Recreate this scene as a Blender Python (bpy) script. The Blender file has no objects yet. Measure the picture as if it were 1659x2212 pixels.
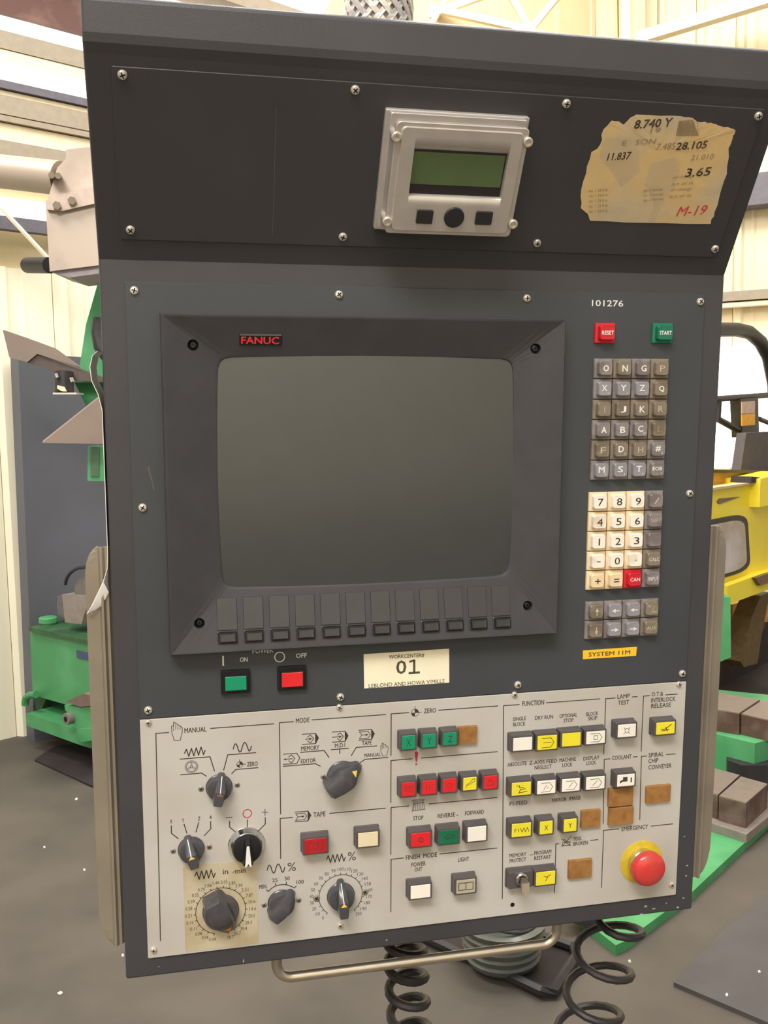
import bpy, bmesh, math, random
from mathutils import Vector, Matrix
random.seed(7)
S = bpy.context.scene
COL = S.collection
# ------------------------------------------------------------------ camera
FPX = 2094.0; CX = 829.5; CY = 1106.0
def nrm(v): return Vector(v).normalized()
# pendant axes in camera space (x right, y down, z forward): right, down, away; origin = top left of screen panel
PR = Vector((0.97730614, -0.02767517, 0.21001618))
PD = Vector((-0.00274137, 0.98969358, 0.14317511))
PN = Vector((-0.21181406, -0.14050164, 0.96715774))
PO = Vector((-0.2274571, -0.2019116, 0.85015411))
DOWN = nrm((470.5, 21894.0, FPX))
FWD = (Vector((0, 0, 1)) - DOWN * DOWN.z).normalized()
RGT = DOWN.cross(FWD)
CAMH = 1.5
def c2w(v):                       # camera space vector -> world vector
    return Vector((v.dot(RGT), v.dot(FWD), -v.dot(DOWN)))
CAMP = Vector((0, 0, CAMH))
def ray(x, y): return Vector((x - CX, y - CY, FPX))
cam = bpy.data.cameras.new('camera'); cam_o = bpy.data.objects.new('camera', cam); COL.objects.link(cam_o)
cam.sensor_fit = 'VERTICAL'; cam.sensor_height = 24.0; cam.sensor_width = 18.0
cam.lens = FPX / 2212.0 * 24.0; cam.clip_start = 0.02; cam.clip_end = 100
xr, yu, zb = c2w(Vector((1, 0, 0))), c2w(Vector((0, -1, 0))), c2w(Vector((0, 0, -1)))
cam_o.matrix_world = Matrix(((xr.x, yu.x, zb.x, 0), (xr.y, yu.y, zb.y, 0), (xr.z, yu.z, zb.z, CAMH), (0, 0, 0, 1)))
S.camera = cam_o
# ------------------------------------------------------------------ world, lights, exposure
W = bpy.data.worlds.new('world'); S.world = W; W.use_nodes = True
W.node_tree.nodes['Background'].inputs[0].default_value = (1.0, 0.985, 0.965, 1)
W.node_tree.nodes['Background'].inputs[1].default_value = 0.55
def area(name, loc, target, size, power, color=(1, .975, .935), sy=None):
    l = bpy.data.lights.new(name, 'AREA'); l.energy = power; l.color = color; l.size = size
    if sy: l.shape = 'RECTANGLE'; l.size_y = sy
    o = bpy.data.objects.new(name, l); COL.objects.link(o); o.location = loc
    o.rotation_euler = (Vector(target) - Vector(loc)).to_track_quat('-Z', 'Y').to_euler()
    return o
area('overhead_area_light', (-1.0, -2.6, 5.6), (0.0, 1.2, 1.0), 3.2, 330, sy=1.2)
area('overhead_area_light', (0.9, 3.4, 5.8), (1.3, 4.6, 0.0), 3.0, 230, sy=1.6)  # area light added above the machines behind the pendant
area('overhead_area_light', (1.9, 5.2, 5.2), (3.4, 7.4, .8), 2.4, 130, sy=1.2)  # added to brighten the far right wall, no fixture modelled
area('overhead_area_light', (-2.6, 2.6, 5.4), (-1.2, 5.4, 1.6), 2.4, 230, sy=1.2)  # added to brighten the left wall, no fixture modelled
area('overhead_area_light', (0.0, -2.4, 5.0), (0.0, -4.9, 2.6), 4.0, 420, sy=1.0)  # added to brighten the rear wall that the screen glass reflects
S.view_settings.view_transform = 'Standard'; S.view_settings.look = 'None'
S.view_settings.exposure = 0.0; S.view_settings.gamma = 1.0; S.view_settings.use_curve_mapping = False
S.cycles.max_bounces = 6; S.cycles.use_denoising = True
# ------------------------------------------------------------------ materials
def lin(c):
    c /= 255.0
    return c / 12.92 if c <= 0.04045 else ((c + 0.055) / 1.055) ** 2.4
def rgb(r, g, b): return (lin(r), lin(g), lin(b), 1)
MATS = {}
def mat(name, c, rough=.5, metal=0, var=.12, scale=30, c2=None, bump=0, bscale=200, coat=0, spec=.5, emit=None, estr=0, trans=0, alpha=1, ior=1.45, mix=(.45, .62)):
    if name in MATS: return MATS[name]
    m = bpy.data.materials.new(name); m.use_nodes = True; nt = m.node_tree; b = nt.nodes['Principled BSDF']
    tc = nt.nodes.new('ShaderNodeTexCoord'); no = nt.nodes.new('ShaderNodeTexNoise')
    no.inputs['Scale'].default_value = scale; no.inputs['Detail'].default_value = 4
    nt.links.new(tc.outputs['Object'], no.inputs['Vector'])
    cr = nt.nodes.new('ShaderNodeValToRGB'); nt.links.new(no.outputs['Fac'], cr.inputs[0])
    a = rgb(*c); bb = rgb(*c2) if c2 else tuple(min(1, x * (1 + var)) for x in a[:3]) + (1,)
    if not c2: a = tuple(x * (1 - var) for x in a[:3]) + (1,)
    e = cr.color_ramp.elements; e[0].color = a; e[1].color = bb; e[0].position = mix[0] if c2 else .3; e[1].position = mix[1] if c2 else .7
    nt.links.new(cr.outputs[0], b.inputs['Base Color'])
    b.inputs['Roughness'].default_value = rough; b.inputs['Metallic'].default_value = metal
    b.inputs['Specular IOR Level'].default_value = spec; b.inputs['IOR'].default_value = ior
    if coat: b.inputs['Coat Weight'].default_value = coat; b.inputs['Coat Roughness'].default_value = .06
    if trans: b.inputs['Transmission Weight'].default_value = trans
    if alpha < 1: b.inputs['Alpha'].default_value = alpha
    if emit: b.inputs['Emission Color'].default_value = rgb(*emit); b.inputs['Emission Strength'].default_value = estr
    if bump:
        n2 = nt.nodes.new('ShaderNodeTexNoise'); n2.inputs['Scale'].default_value = bscale
        nt.links.new(tc.outputs['Object'], n2.inputs['Vector'])
        bp = nt.nodes.new('ShaderNodeBump'); bp.inputs['Strength'].default_value = bump; bp.inputs['Distance'].default_value = .001
        nt.links.new(n2.outputs['Fac'], bp.inputs['Height']); nt.links.new(bp.outputs[0], b.inputs['Normal'])
    MATS[name] = m; return m
M_black = mat('black_enclosure_paint', (62, 61, 64), .42, var=.10, scale=9, bump=.15, bscale=700)
M_black2 = mat('black_screen_panel_paint', (62, 65, 69), .45, var=.08, scale=8, bump=.15, bscale=700)
M_bezel = mat('black_textured_plastic', (60, 59, 62), .48, var=.1, scale=40, bump=.3, bscale=2200)
M_dark = mat('near_black_plastic', (22, 22, 24), .45)
M_hole = mat('black_hole', (6, 6, 7), .8)
M_key = mat('dark_key_plastic', (40, 40, 43), .25, coat=.3)
M_plate = mat('aged_silver_panel', (188, 184, 177), .5, c2=(172, 166, 155), scale=7, bump=.05, mix=(.4, .75))
M_ink = mat('dark_panel_ink', (62, 54, 44), .7, var=.05)
M_white = mat('white_print', (226, 224, 218), .6, var=.04)
M_redink = mat('red_panel_ink', (178, 48, 62), .6, var=.06)
M_fred = mat('red_logo_print', (232, 52, 58), .5, var=.03)
M_screw = mat('nickel_screw', (222, 214, 200), .3, metal=.55, var=.1, scale=300)
M_chrome = mat('chrome', (215, 212, 208), .14, metal=1, var=.05)
M_steel = mat('brushed_stainless', (156, 146, 130), .34, metal=.5, var=.12, scale=16)
M_tube = mat('worn_chrome_tube', (190, 178, 160), .3, metal=.9, var=.1)
M_alu = mat('cast_aluminium', (205, 198, 190), .36, metal=.55, var=.05, scale=60)
M_btn = mat('button_body_grey', (82, 76, 76), .4, var=.12, scale=60)
M_knob = mat('knob_plastic', (70, 69, 72), .3, var=.15, scale=90, coat=.15)
M_kcap = mat('keycap_grey', (132, 124, 122), .38, c2=(114, 106, 103), scale=55, mix=(.5, .6))
M_kbrn = mat('keycap_brown_grey', (128, 117, 101), .38, c2=(112, 101, 86), scale=55, mix=(.5, .6))
M_kblu = mat('keycap_blue_grey', (140, 136, 142), .36, var=.08, scale=55)
M_kwht = mat('keycap_white', (238, 230, 216), .35, c2=(216, 202, 182), scale=45, mix=(.52, .66))
M_kcrm = mat('keycap_cream', (226, 204, 166), .38, var=.06, scale=60)
M_kred = mat('keycap_red', (200, 32, 46), .35, var=.08)
M_kgrn = mat('keycap_green', (24, 112, 84), .35, var=.1)
LENS = dict(
    w=mat('lens_white', (236, 230, 218), .3, var=.04, coat=.2), g=mat('lens_green', (18, 138, 98), .3, var=.1, coat=.2),
    g2=mat('lens_dark_green', (14, 108, 72), .3, var=.15, coat=.2),
    r=mat('lens_red', (214, 36, 42), .3, var=.12, coat=.2), r2=mat('lens_dark_red', (172, 26, 34), .3, var=.2, coat=.2),
    y=mat('lens_yellow', (228, 214, 52), .3, var=.05, coat=.2), c=mat('lens_cream', (222, 208, 172), .3, var=.04, coat=.2),
    k=mat('lens_smoke', (176, 168, 148), .3, var=.06, coat=.2))
M_brown = mat('brown_blank_cap', (156, 112, 62), .5, c2=(134, 92, 46), scale=120, mix=(.4, .7))
M_crt = mat('crt_glass', (57, 59, 59), .22, var=.03, coat=.8, spec=.6)
M_crt.node_tree.nodes['Principled BSDF'].inputs['Coat Roughness'].default_value = .2
M_lcd = mat('lcd_green', (86, 106, 68), .18, var=.06, coat=.5)
M_paper = mat('stained_paper', (214, 184, 130), .75, c2=(196, 180, 150), scale=14, bump=.6, bscale=60, mix=(.42, .6))
M_patch = mat('paper_patch', (214, 204, 176), .7, var=.08, scale=30, alpha=.35)
M_marker = mat('black_marker', (52, 46, 42), .7, c2=(90, 80, 66), scale=120)
M_pencil = mat('faded_pencil', (150, 132, 98), .8)
M_card = mat('ivory_card', (240, 232, 204), .35, var=.03, coat=.3)
M_ylab = mat('yellow_tape_label', (236, 190, 48), .45, var=.03)
M_yel = mat('estop_yellow', (206, 178, 44), .5, c2=(188, 164, 50), scale=60)
M_estop = mat('estop_red', (206, 52, 50), .3, c2=(186, 66, 60), scale=80, coat=.4)
M_tape = mat('yellowed_tape_plate', (190, 178, 152), .4, c2=(176, 160, 128), scale=25, coat=.2)
M_orange = mat('pointer_amber', (238, 196, 84), .5, var=.04)
# ------------------------------------------------------------------ object helpers
def link(o, parent=None):
    COL.objects.link(o)
    if parent: o.parent = parent
    return o
def tag(o, label=None, cat=None, group=None, kind=None):
    if label: o['label'] = label
    if cat: o['category'] = cat
    if group: o['group'] = group
    if kind: o['kind'] = kind
    return o
def empty(name, loc=(0, 0, 0), parent=None):
    o = bpy.data.objects.new(name, None); o.empty_display_size = .1; link(o, parent); o.location = loc; return o
class MB:
    def __init__(s): s.v = []; s.f = []
    def add(s, vs, fs):
        n = len(s.v); s.v += [tuple(q) for q in vs]; s.f += [tuple(i + n for i in q) for q in fs]; return s
    def box(s, a, b):
        x0, y0, z0 = a; x1, y1, z1 = b
        return s.add([(x0, y0, z0), (x1, y0, z0), (x1, y1, z0), (x0, y1, z0), (x0, y0, z1), (x1, y0, z1), (x1, y1, z1), (x0, y1, z1)],
                     [(0, 3, 2, 1), (4, 5, 6, 7), (0, 1, 5, 4), (1, 2, 6, 5), (2, 3, 7, 6), (3, 0, 4, 7)])
    def loft(s, rings, cap0=True, cap1=True, closed=True):
        k = len(rings[0]); vs = [p for r_ in rings for p in r_]; fs = []
        for i in range(len(rings) - 1):
            for j in range(k if closed else k - 1):
                a = i * k + j; b = i * k + (j + 1) % k; fs.append((a, b, b + k, a + k))
        if cap0: fs.append(tuple(range(k - 1, -1, -1)))
        if cap1: fs.append(tuple(range((len(rings) - 1) * k, len(rings) * k)))
        return s.add(vs, fs)
    def tube(s, pts, r, n=10, caps=True, closed=False):
        P = [Vector(p) for p in pts]; rings = []; up = None
        for i, p in enumerate(P):
            a = P[i - 1] if (i > 0 or closed) else p; b = P[(i + 1) % len(P)] if (i < len(P) - 1 or closed) else p
            t = (b - a).normalized()
            if up is None: up = t.orthogonal().normalized()
            x = (up - t * up.dot(t)).normalized(); up = x; y = t.cross(x)
            rr = r[i] if isinstance(r, (list, tuple)) else r
            rings.append([p + (x * math.cos(q) + y * math.sin(q)) * rr for q in [2 * math.pi * j / n for j in range(n)]])
        if closed: rings.append(rings[0]); return s.loft(rings, False, False)
        return s.loft(rings, caps, caps)
    def build(s, name, m, parent=None, smooth=False, ang=35):
        me = bpy.data.meshes.new(name); me.from_pydata(s.v, [], s.f); me.materials.append(m)
        bm = bmesh.new(); bm.from_mesh(me); bmesh.ops.recalc_face_normals(bm, faces=bm.faces); bm.to_mesh(me); bm.free()
        if smooth:
            me.shade_smooth()
            try: me.set_sharp_from_angle(angle=math.radians(ang))
            except Exception: pass
        o = bpy.data.objects.new(name, me); link(o, parent); return o
# ------------------------------------------------------------------ pendant coordinates (millimetres u right, v down, h out of the panel)
def L(u, v, h=0.0): return Vector((u / 1000., -h / 1000., -v / 1000.))
CAML = Vector((-PO.dot(PR), -PO.dot(PN), PO.dot(PD)))            # camera in pendant space
def rloc(x, y):
    q = ray(x, y); return Vector((q.dot(PR), q.dot(PN), -q.dot(PD)))
def uv(x, y, h=0.0):                                             # where a line of sight meets the panel plane raised by h
    q = rloc(x, y); t = (-h / 1000. - CAML.y) / q.y; p = CAML + q * t
    return p.x * 1000, -p.z * 1000
MW = Matrix.Identity(4)
_o = c2w(PO) + CAMP
for i, ax in enumerate((c2w(PR), c2w(PN), c2w(-PD))):
    for j in range(3): MW[j][i] = ax[j]
for j in range(3): MW[j][3] = _o[j]
TILT = math.radians(29.5); V0 = -18.7; ct, st = math.cos(TILT), math.sin(TILT)
def LU(u, w, h=0.0):                                             # on the tilted hood: w up the slope from the fold
    return Vector((u / 1000., (-w * st - h * ct) / 1000., (-V0 + w * ct - h * st) / 1000.))
NU = Vector((0, -ct, -st))
def uw(x, y, h=0.0):
    q = rloc(x, y); p0 = LU(0, 0, h); t = (p0 - CAML).dot(NU) / q.dot(NU); p = CAML + q * t - p0
    return p.x * 1000, (p - NU * p.dot(NU)).dot(Vector((0, -st, ct))) * 1000
# ------------------------------------------------------------------ building, background: world helpers
def Wp(x, y, D):
    q = ray(x, y); return CAMP + c2w(q * (D / FPX))
def G(x, y, z=0.0):
    q = c2w(ray(x, y)); return CAMP + q * ((z - CAMH) / q.z)
# ------------------------------------------------------------------ the hall
M_floor = mat('worn_concrete', (88, 81, 73), .6, c2=(70, 65, 60), scale=3.0, bump=.25, bscale=60, mix=(.35, .7))
M_wall = mat('cream_wall_sheet', (238, 232, 208), .6, var=.03, scale=3)
M_wallt = mat('tan_wall_sheet', (206, 188, 150), .6, var=.05, scale=3)
M_wallr = mat('cream_far_wall_sheet', (226, 210, 176), .6, var=.03, scale=3)
M_girt = mat('taupe_girt_steel', (150, 138, 120), .6, var=.08)
M_girtl = mat('cream_girt_steel', (226, 212, 180), .6, var=.05)
M_rust = mat('red_oxide_beam', (92, 62, 55), .7, c2=(116, 88, 76), scale=8)
M_dkst = mat('dark_blue_grey_beam', (96, 92, 100), .6, var=.1)
M_day = mat('daylight_panel', (250, 248, 240), .5, var=.01, emit=(255, 250, 240), estr=2.2)
fl = MB().box((-6, -5, -.1), (9, 13, 0)).build('floor', M_floor); tag(fl, kind='structure')
A0 = G(0, 1605); YW = math.radians(47)
WD = Vector((math.sin(YW), math.cos(YW), 0)); WN = Vector((WD.y, -WD.x, 0))          # along the left wall, into the room
def wallpt(s, z, out=0.0): return Vector((A0.x, A0.y, 0)) + WD * s + WN * out + Vector((0, 0, z))
def wall_box(name, s0, s1, z0, z1, o0, o1, m, parent=None):
    b = MB(); b.loft([[wallpt(s0, z0, o0), wallpt(s1, z0, o0), wallpt(s1, z0, o1), wallpt(s0, z0, o1)],
                      [wallpt(s0, z1, o0), wallpt(s1, z1, o0), wallpt(s1, z1, o1), wallpt(s0, z1, o1)]])
    return b.build(name, m, parent)
wl = tag(wall_box('wall_left', -3.2, 5.5, 0, 6.2, -.3, -.06, M_wallt), kind='structure')
def sheet(name, m, width, z0, z1, origin, along, out, n, parent, rib=.03):
    """ribbed cladding sheet, n copies side by side, each with a raised rib at its edge"""
    pr = [(0, 0), (.02, rib), (.06, rib), (.08, 0), (width * .5 - .02, 0), (width * .5, .01), (width * .5 + .02, 0), (width - .004, 0)]
    b = MB(); ring = []
    for z in (z0, z1): ring.append([along * x + out * (y + .02) + Vector((0, 0, z)) for x, y in pr] + [along * x + Vector((0, 0, z)) for x in (width - .004, 0)])
    b.loft(ring); o0 = b.build(name, m, parent); o0.location = origin
    for i in range(1, n):
        c = o0.copy(); link(c, parent); c.location = origin + along * (width * i)
zt = 2.25
sheet('wall_sheet', M_wall, .30, 0, zt, wallpt(-3.2, 0, -.06), WD, WN, 29, wl)
sheet('upper_wall_sheet', M_wallt, .45, zt, 6.0, wallpt(-3.2, 0, -.1), WD, WN, 19, wl)
def zat(y, x=0): # height on the left wall at the left picture border
    q = c2w(ray(x, y)); a = (Vector((A0.x, A0.y, 0)) - CAMP).dot(WN) / q.dot(WN); return (CAMP + q * a).z
bands = [(470, 498, .0, .05, M_dkst), (426, 470, -.04, .02, M_day), (312, 344, .0, .08, M_girt), (270, 312, .0, .04, M_girtl), (256, 268, .0, .06, M_girt),
         (212, 252, .0, .05, M_girt), (200, 210, .0, .04, M_girtl), (181, 198, .0, .06, M_dkst), (138, 180, -.04, .04, M_day),
         (113, 137, .0, .045, M_girtl), (73, 112, .0, .05, M_girt), (40, 72, -.04, .04, M_day), (-40, 38, .0, .07, M_rust), (-110, -40, -.04, .04, M_day), (-150, -112, .0, .2, M_girt)]
n = 0
for y1, y2, o0, o1, m in bands:
    n += 1
    o = wall_box('trim_%d' % n, -3.0, 5.4, zat(y2), zat(y1), o0, o1, m); tag(o, kind='structure')
# far wall on the right
C0 = wallpt(5.4, 0, 0); RD = Vector((.899, -.438, 0)); RN = Vector((-.438, -.899, 0))
def rp(s, z, out=0.0): return Vector((C0.x, C0.y, 0)) + RD * s + RN * out + Vector((0, 0, z))
b = MB(); b.loft([[rp(-.4, 0, -.3), rp(7, 0, -.3), rp(7, 0, -.06), rp(-.4, 0, -.06)], [rp(-.4, 6.2, -.3), rp(7, 6.2, -.3), rp(7, 6.2, -.06), rp(-.4, 6.2, -.06)]])
wr = tag(b.build('wall_right', M_wallr), kind='structure')
sheet('wall_sheet', M_wallr, .30, 0, 6.0, rp(-.4, 0, -.06), RD, RN, 24, wr)
def rz(x, y):
    q = c2w(ray(x, y)); a = (C0 - CAMP).dot(RN) / q.dot(RN); p = CAMP + q * a; return p.z, (p - C0).dot(RD)
def rail(x, y1, y2, o0, o1, m, s0=-.3, s1=6.8):
    global n; n += 1
    z0 = rz(x, y2)[0]; z1 = rz(x, y1)[0]
    b = MB(); b.loft([[rp(s0, z0, o0), rp(s1, z0, o0), rp(s1, z0, o1), rp(s0, z0, o1)], [rp(s0, z1, o0), rp(s1, z1, o0), rp(s1, z1, o1), rp(s0, z1, o1)]])
    return tag(b.build('trim_%d' % n, m), kind='structure')
rail(1640, 380, 420, .0, .12, M_dkst); rail(1640, 422, 452, .0, .2, M_dkst)
rail(1600, 632, 652, .0, .12, M_girt); rail(1600, 655, 664, .0, .1, M_girtl)
z0, s0 = rz(1542, 1010); z1, s1 = rz(1542, 752)
b = MB(); b.loft([[rp(s0 - .9, z0, -.03), rp(s0 + 1.6, z0, -.03), rp(s0 + 1.6, z0, .05), rp(s0 - .9, z0, .05)], [rp(s0 - .9, z1, -.03), rp(s0 + 1.6, z1, -.03), rp(s0 + 1.6, z1, .05), rp(s0 - .9, z1, .05)]])
tag(b.build('window_1', M_day), kind='structure')
def beam(name, x1, y1, D1, x2, y2, D2, r, m, label=None, cat=None, kind=None, sq=4):
    o = MB().tube([Wp(x1, y1, D1), Wp(x2, y2, D2)], r, sq).build(name, m); tag(o, label, cat, kind=kind); return o
# column in the corner with its braces, roof truss
for (nm, a) in (('trim', (1372, 330, 7.6, 1366, -260, 7.6, .10)), ('trim', (1352, 330, 7.5, 1346, -260, 7.5, .05)), ('trim', (1376, 85, 7.4, 1720, -20, 6.9, .06)), ('trim', (1310, 330, 7.7, 1300, -260, 7.7, .12))):
    n += 1; tag(MB().tube([Wp(a[0], a[1], a[2]), Wp(a[3], a[4], a[5])], a[6], 4).build('trim_%d' % n, M_girtl if a[6] < .1 else M_wallt), kind='structure')
tr = empty('roof_truss', Wp(960, 60, 6.4)); tag(tr, 'cream painted roof truss of crossing steel angles behind the hood', 'truss')
for (x1, y1, x2, y2, r_) in ((880, 50, 1145, -45, .028), (950, 22, 1150, 66, .03), (1105, -5, 1150, 75, .028), (1145, 66, 1215, -20, .028), (930, 55, 975, -20, .024), (1150, 70, 1290, 105, .026), (860, 0, 965, 25, .024)):
    o = MB().tube([Wp(x1, y1, 6.4), Wp(x2, y2, 6.4)], r_, 4).build('truss_member', M_girtl, tr); o.matrix_parent_inverse = Matrix.Translation(-tr.location)
# roof sheet over the far half of the hall
b = MB(); b.box((-5, 3.2, 6.2), (9, 13, 6.3)); tag(b.build('ceiling', M_wallr), kind='structure')
# rear of the hall, behind the photographer: seen only as a dim reflection in the screen glass
wb = MB().box((-6, -5.0, 0), (9, -4.9, 4.6)); tag(wb.build('wall_back', M_wall), kind='structure')
cl = MB().box((-.75, -3.4, 0), (-.45, -3.1, 6)); cl = cl.build('trim_90', mat('red_column_paint', (150, 50, 44), .6)); tag(cl, kind='structure')
# high bay lamp glaring just above the hood
lp = Wp(570, -5, 5.6)
lam = empty('high_bay_lamp', lp); tag(lam, 'glaring round high bay lamp hanging just above the black hood', 'lamp')
b = MB(); ring = []
for rr, z in ((.09, .42), (.12, .40), (.2, .26), (.36, .06), (.40, .0), (.385, .0), (.34, .07), (.1, .3)):
    ring.append([Vector((rr * math.cos(t * math.pi / 12), rr * math.sin(t * math.pi / 12), z)) for t in range(24)])
b.loft(ring, True, True).build('reflector', M_alu, lam, True)
M_lamp = mat('lamp_glass', (255, 255, 250), .4, emit=(255, 250, 238), estr=8)
ring = [[Vector((rr * math.cos(t * math.pi / 12), rr * math.sin(t * math.pi / 12), z)) for t in range(24)] for rr, z in ((.375, .01), (.36, -.05), (.28, -.12), (.12, -.16))]
MB().loft(ring).build('lamp_lens', M_lamp, lam, True)
MB().tube([(0, 0, .4), (0, 0, 6.2 - lp.z)], .02, 8).build('hanger', M_dkst, lam)
# ------------------------------------------------------------------ the pendant: housing
PEN = empty('control_pendant'); PEN.matrix_world = MW
tag(PEN, 'black machine control pendant with dark screen, key pad and silver operator panel', 'control panel')
UL, UR, VB, WT, LIP, DEP = -21.5, 581.5, 662.0, 174.0, 32.0, 190.0
def prof():
    pts = [L(0, VB, 0), L(0, V0, 0)]
    # soft bend between the hood and its upright lip
    for w in (WT - 7,): pts.append(LU(0, w))
    a = LU(0, WT)
    pts += [a + Vector((0, -.0012, .0008)), a + Vector((0, -.0030, .0072)), a + Vector((0, -.0030, LIP / 1000))]
    t = a + Vector((0, -.0030, LIP / 1000))
    pts += [t + Vector((0, .004, .003)), Vector((0, DEP / 1000, t.z + .003)), Vector((0, DEP / 1000, -VB / 1000))]
    return pts
pf = prof(); TOPZ = pf[5].z
b = MB(); b.loft([[p + Vector((UL / 1000, 0, 0)) for p in pf], [p + Vector((UR / 1000, 0, 0)) for p in pf]])
house = b.build('housing', M_black, PEN)
bv = house.modifiers.new('edge', 'BEVEL'); bv.width = .0022; bv.segments = 2; bv.limit_method = 'ANGLE'; bv.angle_limit = math.radians(40)
house['label'] = 'black sheet steel housing with overhanging hood'
# rounded rectangle ring in panel space
def rr(cu, cv, w, hgt, r, h, fn=L, k=3):
    r = max(min(r, w / 2 - .01, hgt / 2 - .01), .01); out = []
    for (sx, sy, a0) in ((1, 1, 0), (-1, 1, 90), (-1, -1, 180), (1, -1, 270)):
        for i in range(k + 1):
            a = math.radians(a0 + 90 * i / k)
            out.append(fn(cu + sx * (w / 2 - r) + r * math.cos(a), cv + sy * (hgt / 2 - r) + r * math.sin(a), h))
    return out
def stack(name, m, parent, cu, cv, layers, fn=L, k=3, smooth=False):
    """layers: (w, height, corner radius, h) lofted from the panel outwards"""
    return MB().loft([rr(cu, cv, w, hh, r, h, fn, k) for w, hh, r, h in layers]).build(name, m, parent, smooth)
def lathe(name, m, parent, cu, cv, prof_, fn=L, k=24, smooth=True, ang=35):
    return MB().loft([[fn(cu + r * math.cos(2 * math.pi * i / k), cv + r * math.sin(2 * math.pi * i / k), h) for i in range(k)] for r, h in prof_]).build(name, m, parent, smooth, ang)
def seam_plate(name, m, u0, u1, v0, v1, h, fn, parent, r=1.0):
    return stack(name, m, parent, (u0 + u1) / 2, (v0 + v1) / 2, [(u1 - u0, abs(v1 - v0), r, -.8), (u1 - u0, abs(v1 - v0), r, h - .4), (u1 - u0 - .9, abs(v1 - v0) - .9, r, h)], fn)
SCR = None
def screw(u, v, h, fn, parent, r=3.9, name='screw', ang=0, flat=False):
    hh = 1.0 if flat else 2.6
    pr = [(r, h), (r, h + hh * .35), (r * .8, h + hh * .8), (r * .45, h + hh), (r * .12, h + hh)]
    o = lathe(name, M_screw if not flat else mat('dull_screw', (150, 143, 132), .4, metal=.4), parent, u, v, pr, fn, 14)
    b = MB(); c, s_ = math.cos(math.radians(ang)), math.sin(math.radians(ang)); w, l = r * .13, r * .58
    for (du, dv) in ((l, w), (w, l)):
        q = [(-du, -dv), (du, -dv), (du, dv), (-du, dv)]
        q = [(u + a * c - b_ * s_, v + a * s_ + b_ * c) for a, b_ in q]
        b.loft([[fn(x, y, h + hh * .6) for x, y in q], [fn(x, y, h + hh + .08) for x, y in q]])
    b.build('screw_slot', M_hole, o)
    return o
# hood cover plate
HP = seam_plate('hood_cover_plate', M_black, -1, 565, 19, 159, 1.6, LU, PEN)
for i, u in enumerate((7, 191.5, 376, 560)):
    screw(u, 153, 1.6, LU, PEN, ang=20 + 31 * i); screw(u, 28, 1.6, LU, PEN, ang=50 + 23 * i)
# screen panel and operator panel
SP = seam_plate('screen_panel', M_black2, 0, 560, 0, 399.2, 2.0, L, PEN)
for i, u in enumerate((8, 190, 372, 554.5)):
    screw(u, 7.6, 2, L, PEN, ang=15 + 37 * i); screw(u, 391, 2, L, PEN, ang=70 + 41 * i)
for u in (9, 553): screw(u, 200, 2, L, PEN, ang=33)
OPP = seam_plate('operator_panel', M_plate, 0, 560, 400.2, 641.5, 2.0, L, PEN)
for i, (x, y) in enumerate(((320, 1561), (733, 1528), (1111.5, 1500.5), (1467, 1478), (331.5, 2052.5), (735, 1999.5), (1451, 1911.5))):
    u, v = uv(x, y, 3); screw(u, v, 2, L, PEN, r=3.1, ang=25 * i)
u, v = uv(1107, 1954.5, 2); lathe('empty_screw_hole', M_hole, PEN, u, v, [(2.4, 1.9), (2.4, 2.08)], L, 14)
H0 = 2.0
# ------------------------------------------------------------------ printing: flat lettering, lines and symbols
_tc = {}
def tgeo(s, off=0.0):
    k = (s, off)
    if k in _tc: return _tc[k]
    cu = bpy.data.curves.new('t', 'FONT'); cu.body = s; cu.size = 1; cu.resolution_u = 2; cu.offset = off
    o = bpy.data.objects.new('t', cu); COL.objects.link(o)
    bpy.context.view_layer.update()
    me = bpy.data.meshes.new_from_object(o.evaluated_get(bpy.context.evaluated_depsgraph_get()))
    vs = [(p.co.x, p.co.y) for p in me.vertices]; fs = [tuple(p.vertices) for p in me.polygons]
    bpy.data.objects.remove(o); bpy.data.curves.remove(cu); bpy.data.meshes.remove(me)
    x0 = min(p[0] for p in vs); x1 = max(p[0] for p in vs); y0 = min(p[1] for p in vs); y1 = max(p[1] for p in vs)
    vs = [((x - x0) / max(x1 - x0, 1e-6) - .5, (y - y0) / max(y1 - y0, 1e-6) - .5) for x, y in vs]
    _tc[k] = (vs, fs); return _tc[k]
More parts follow.
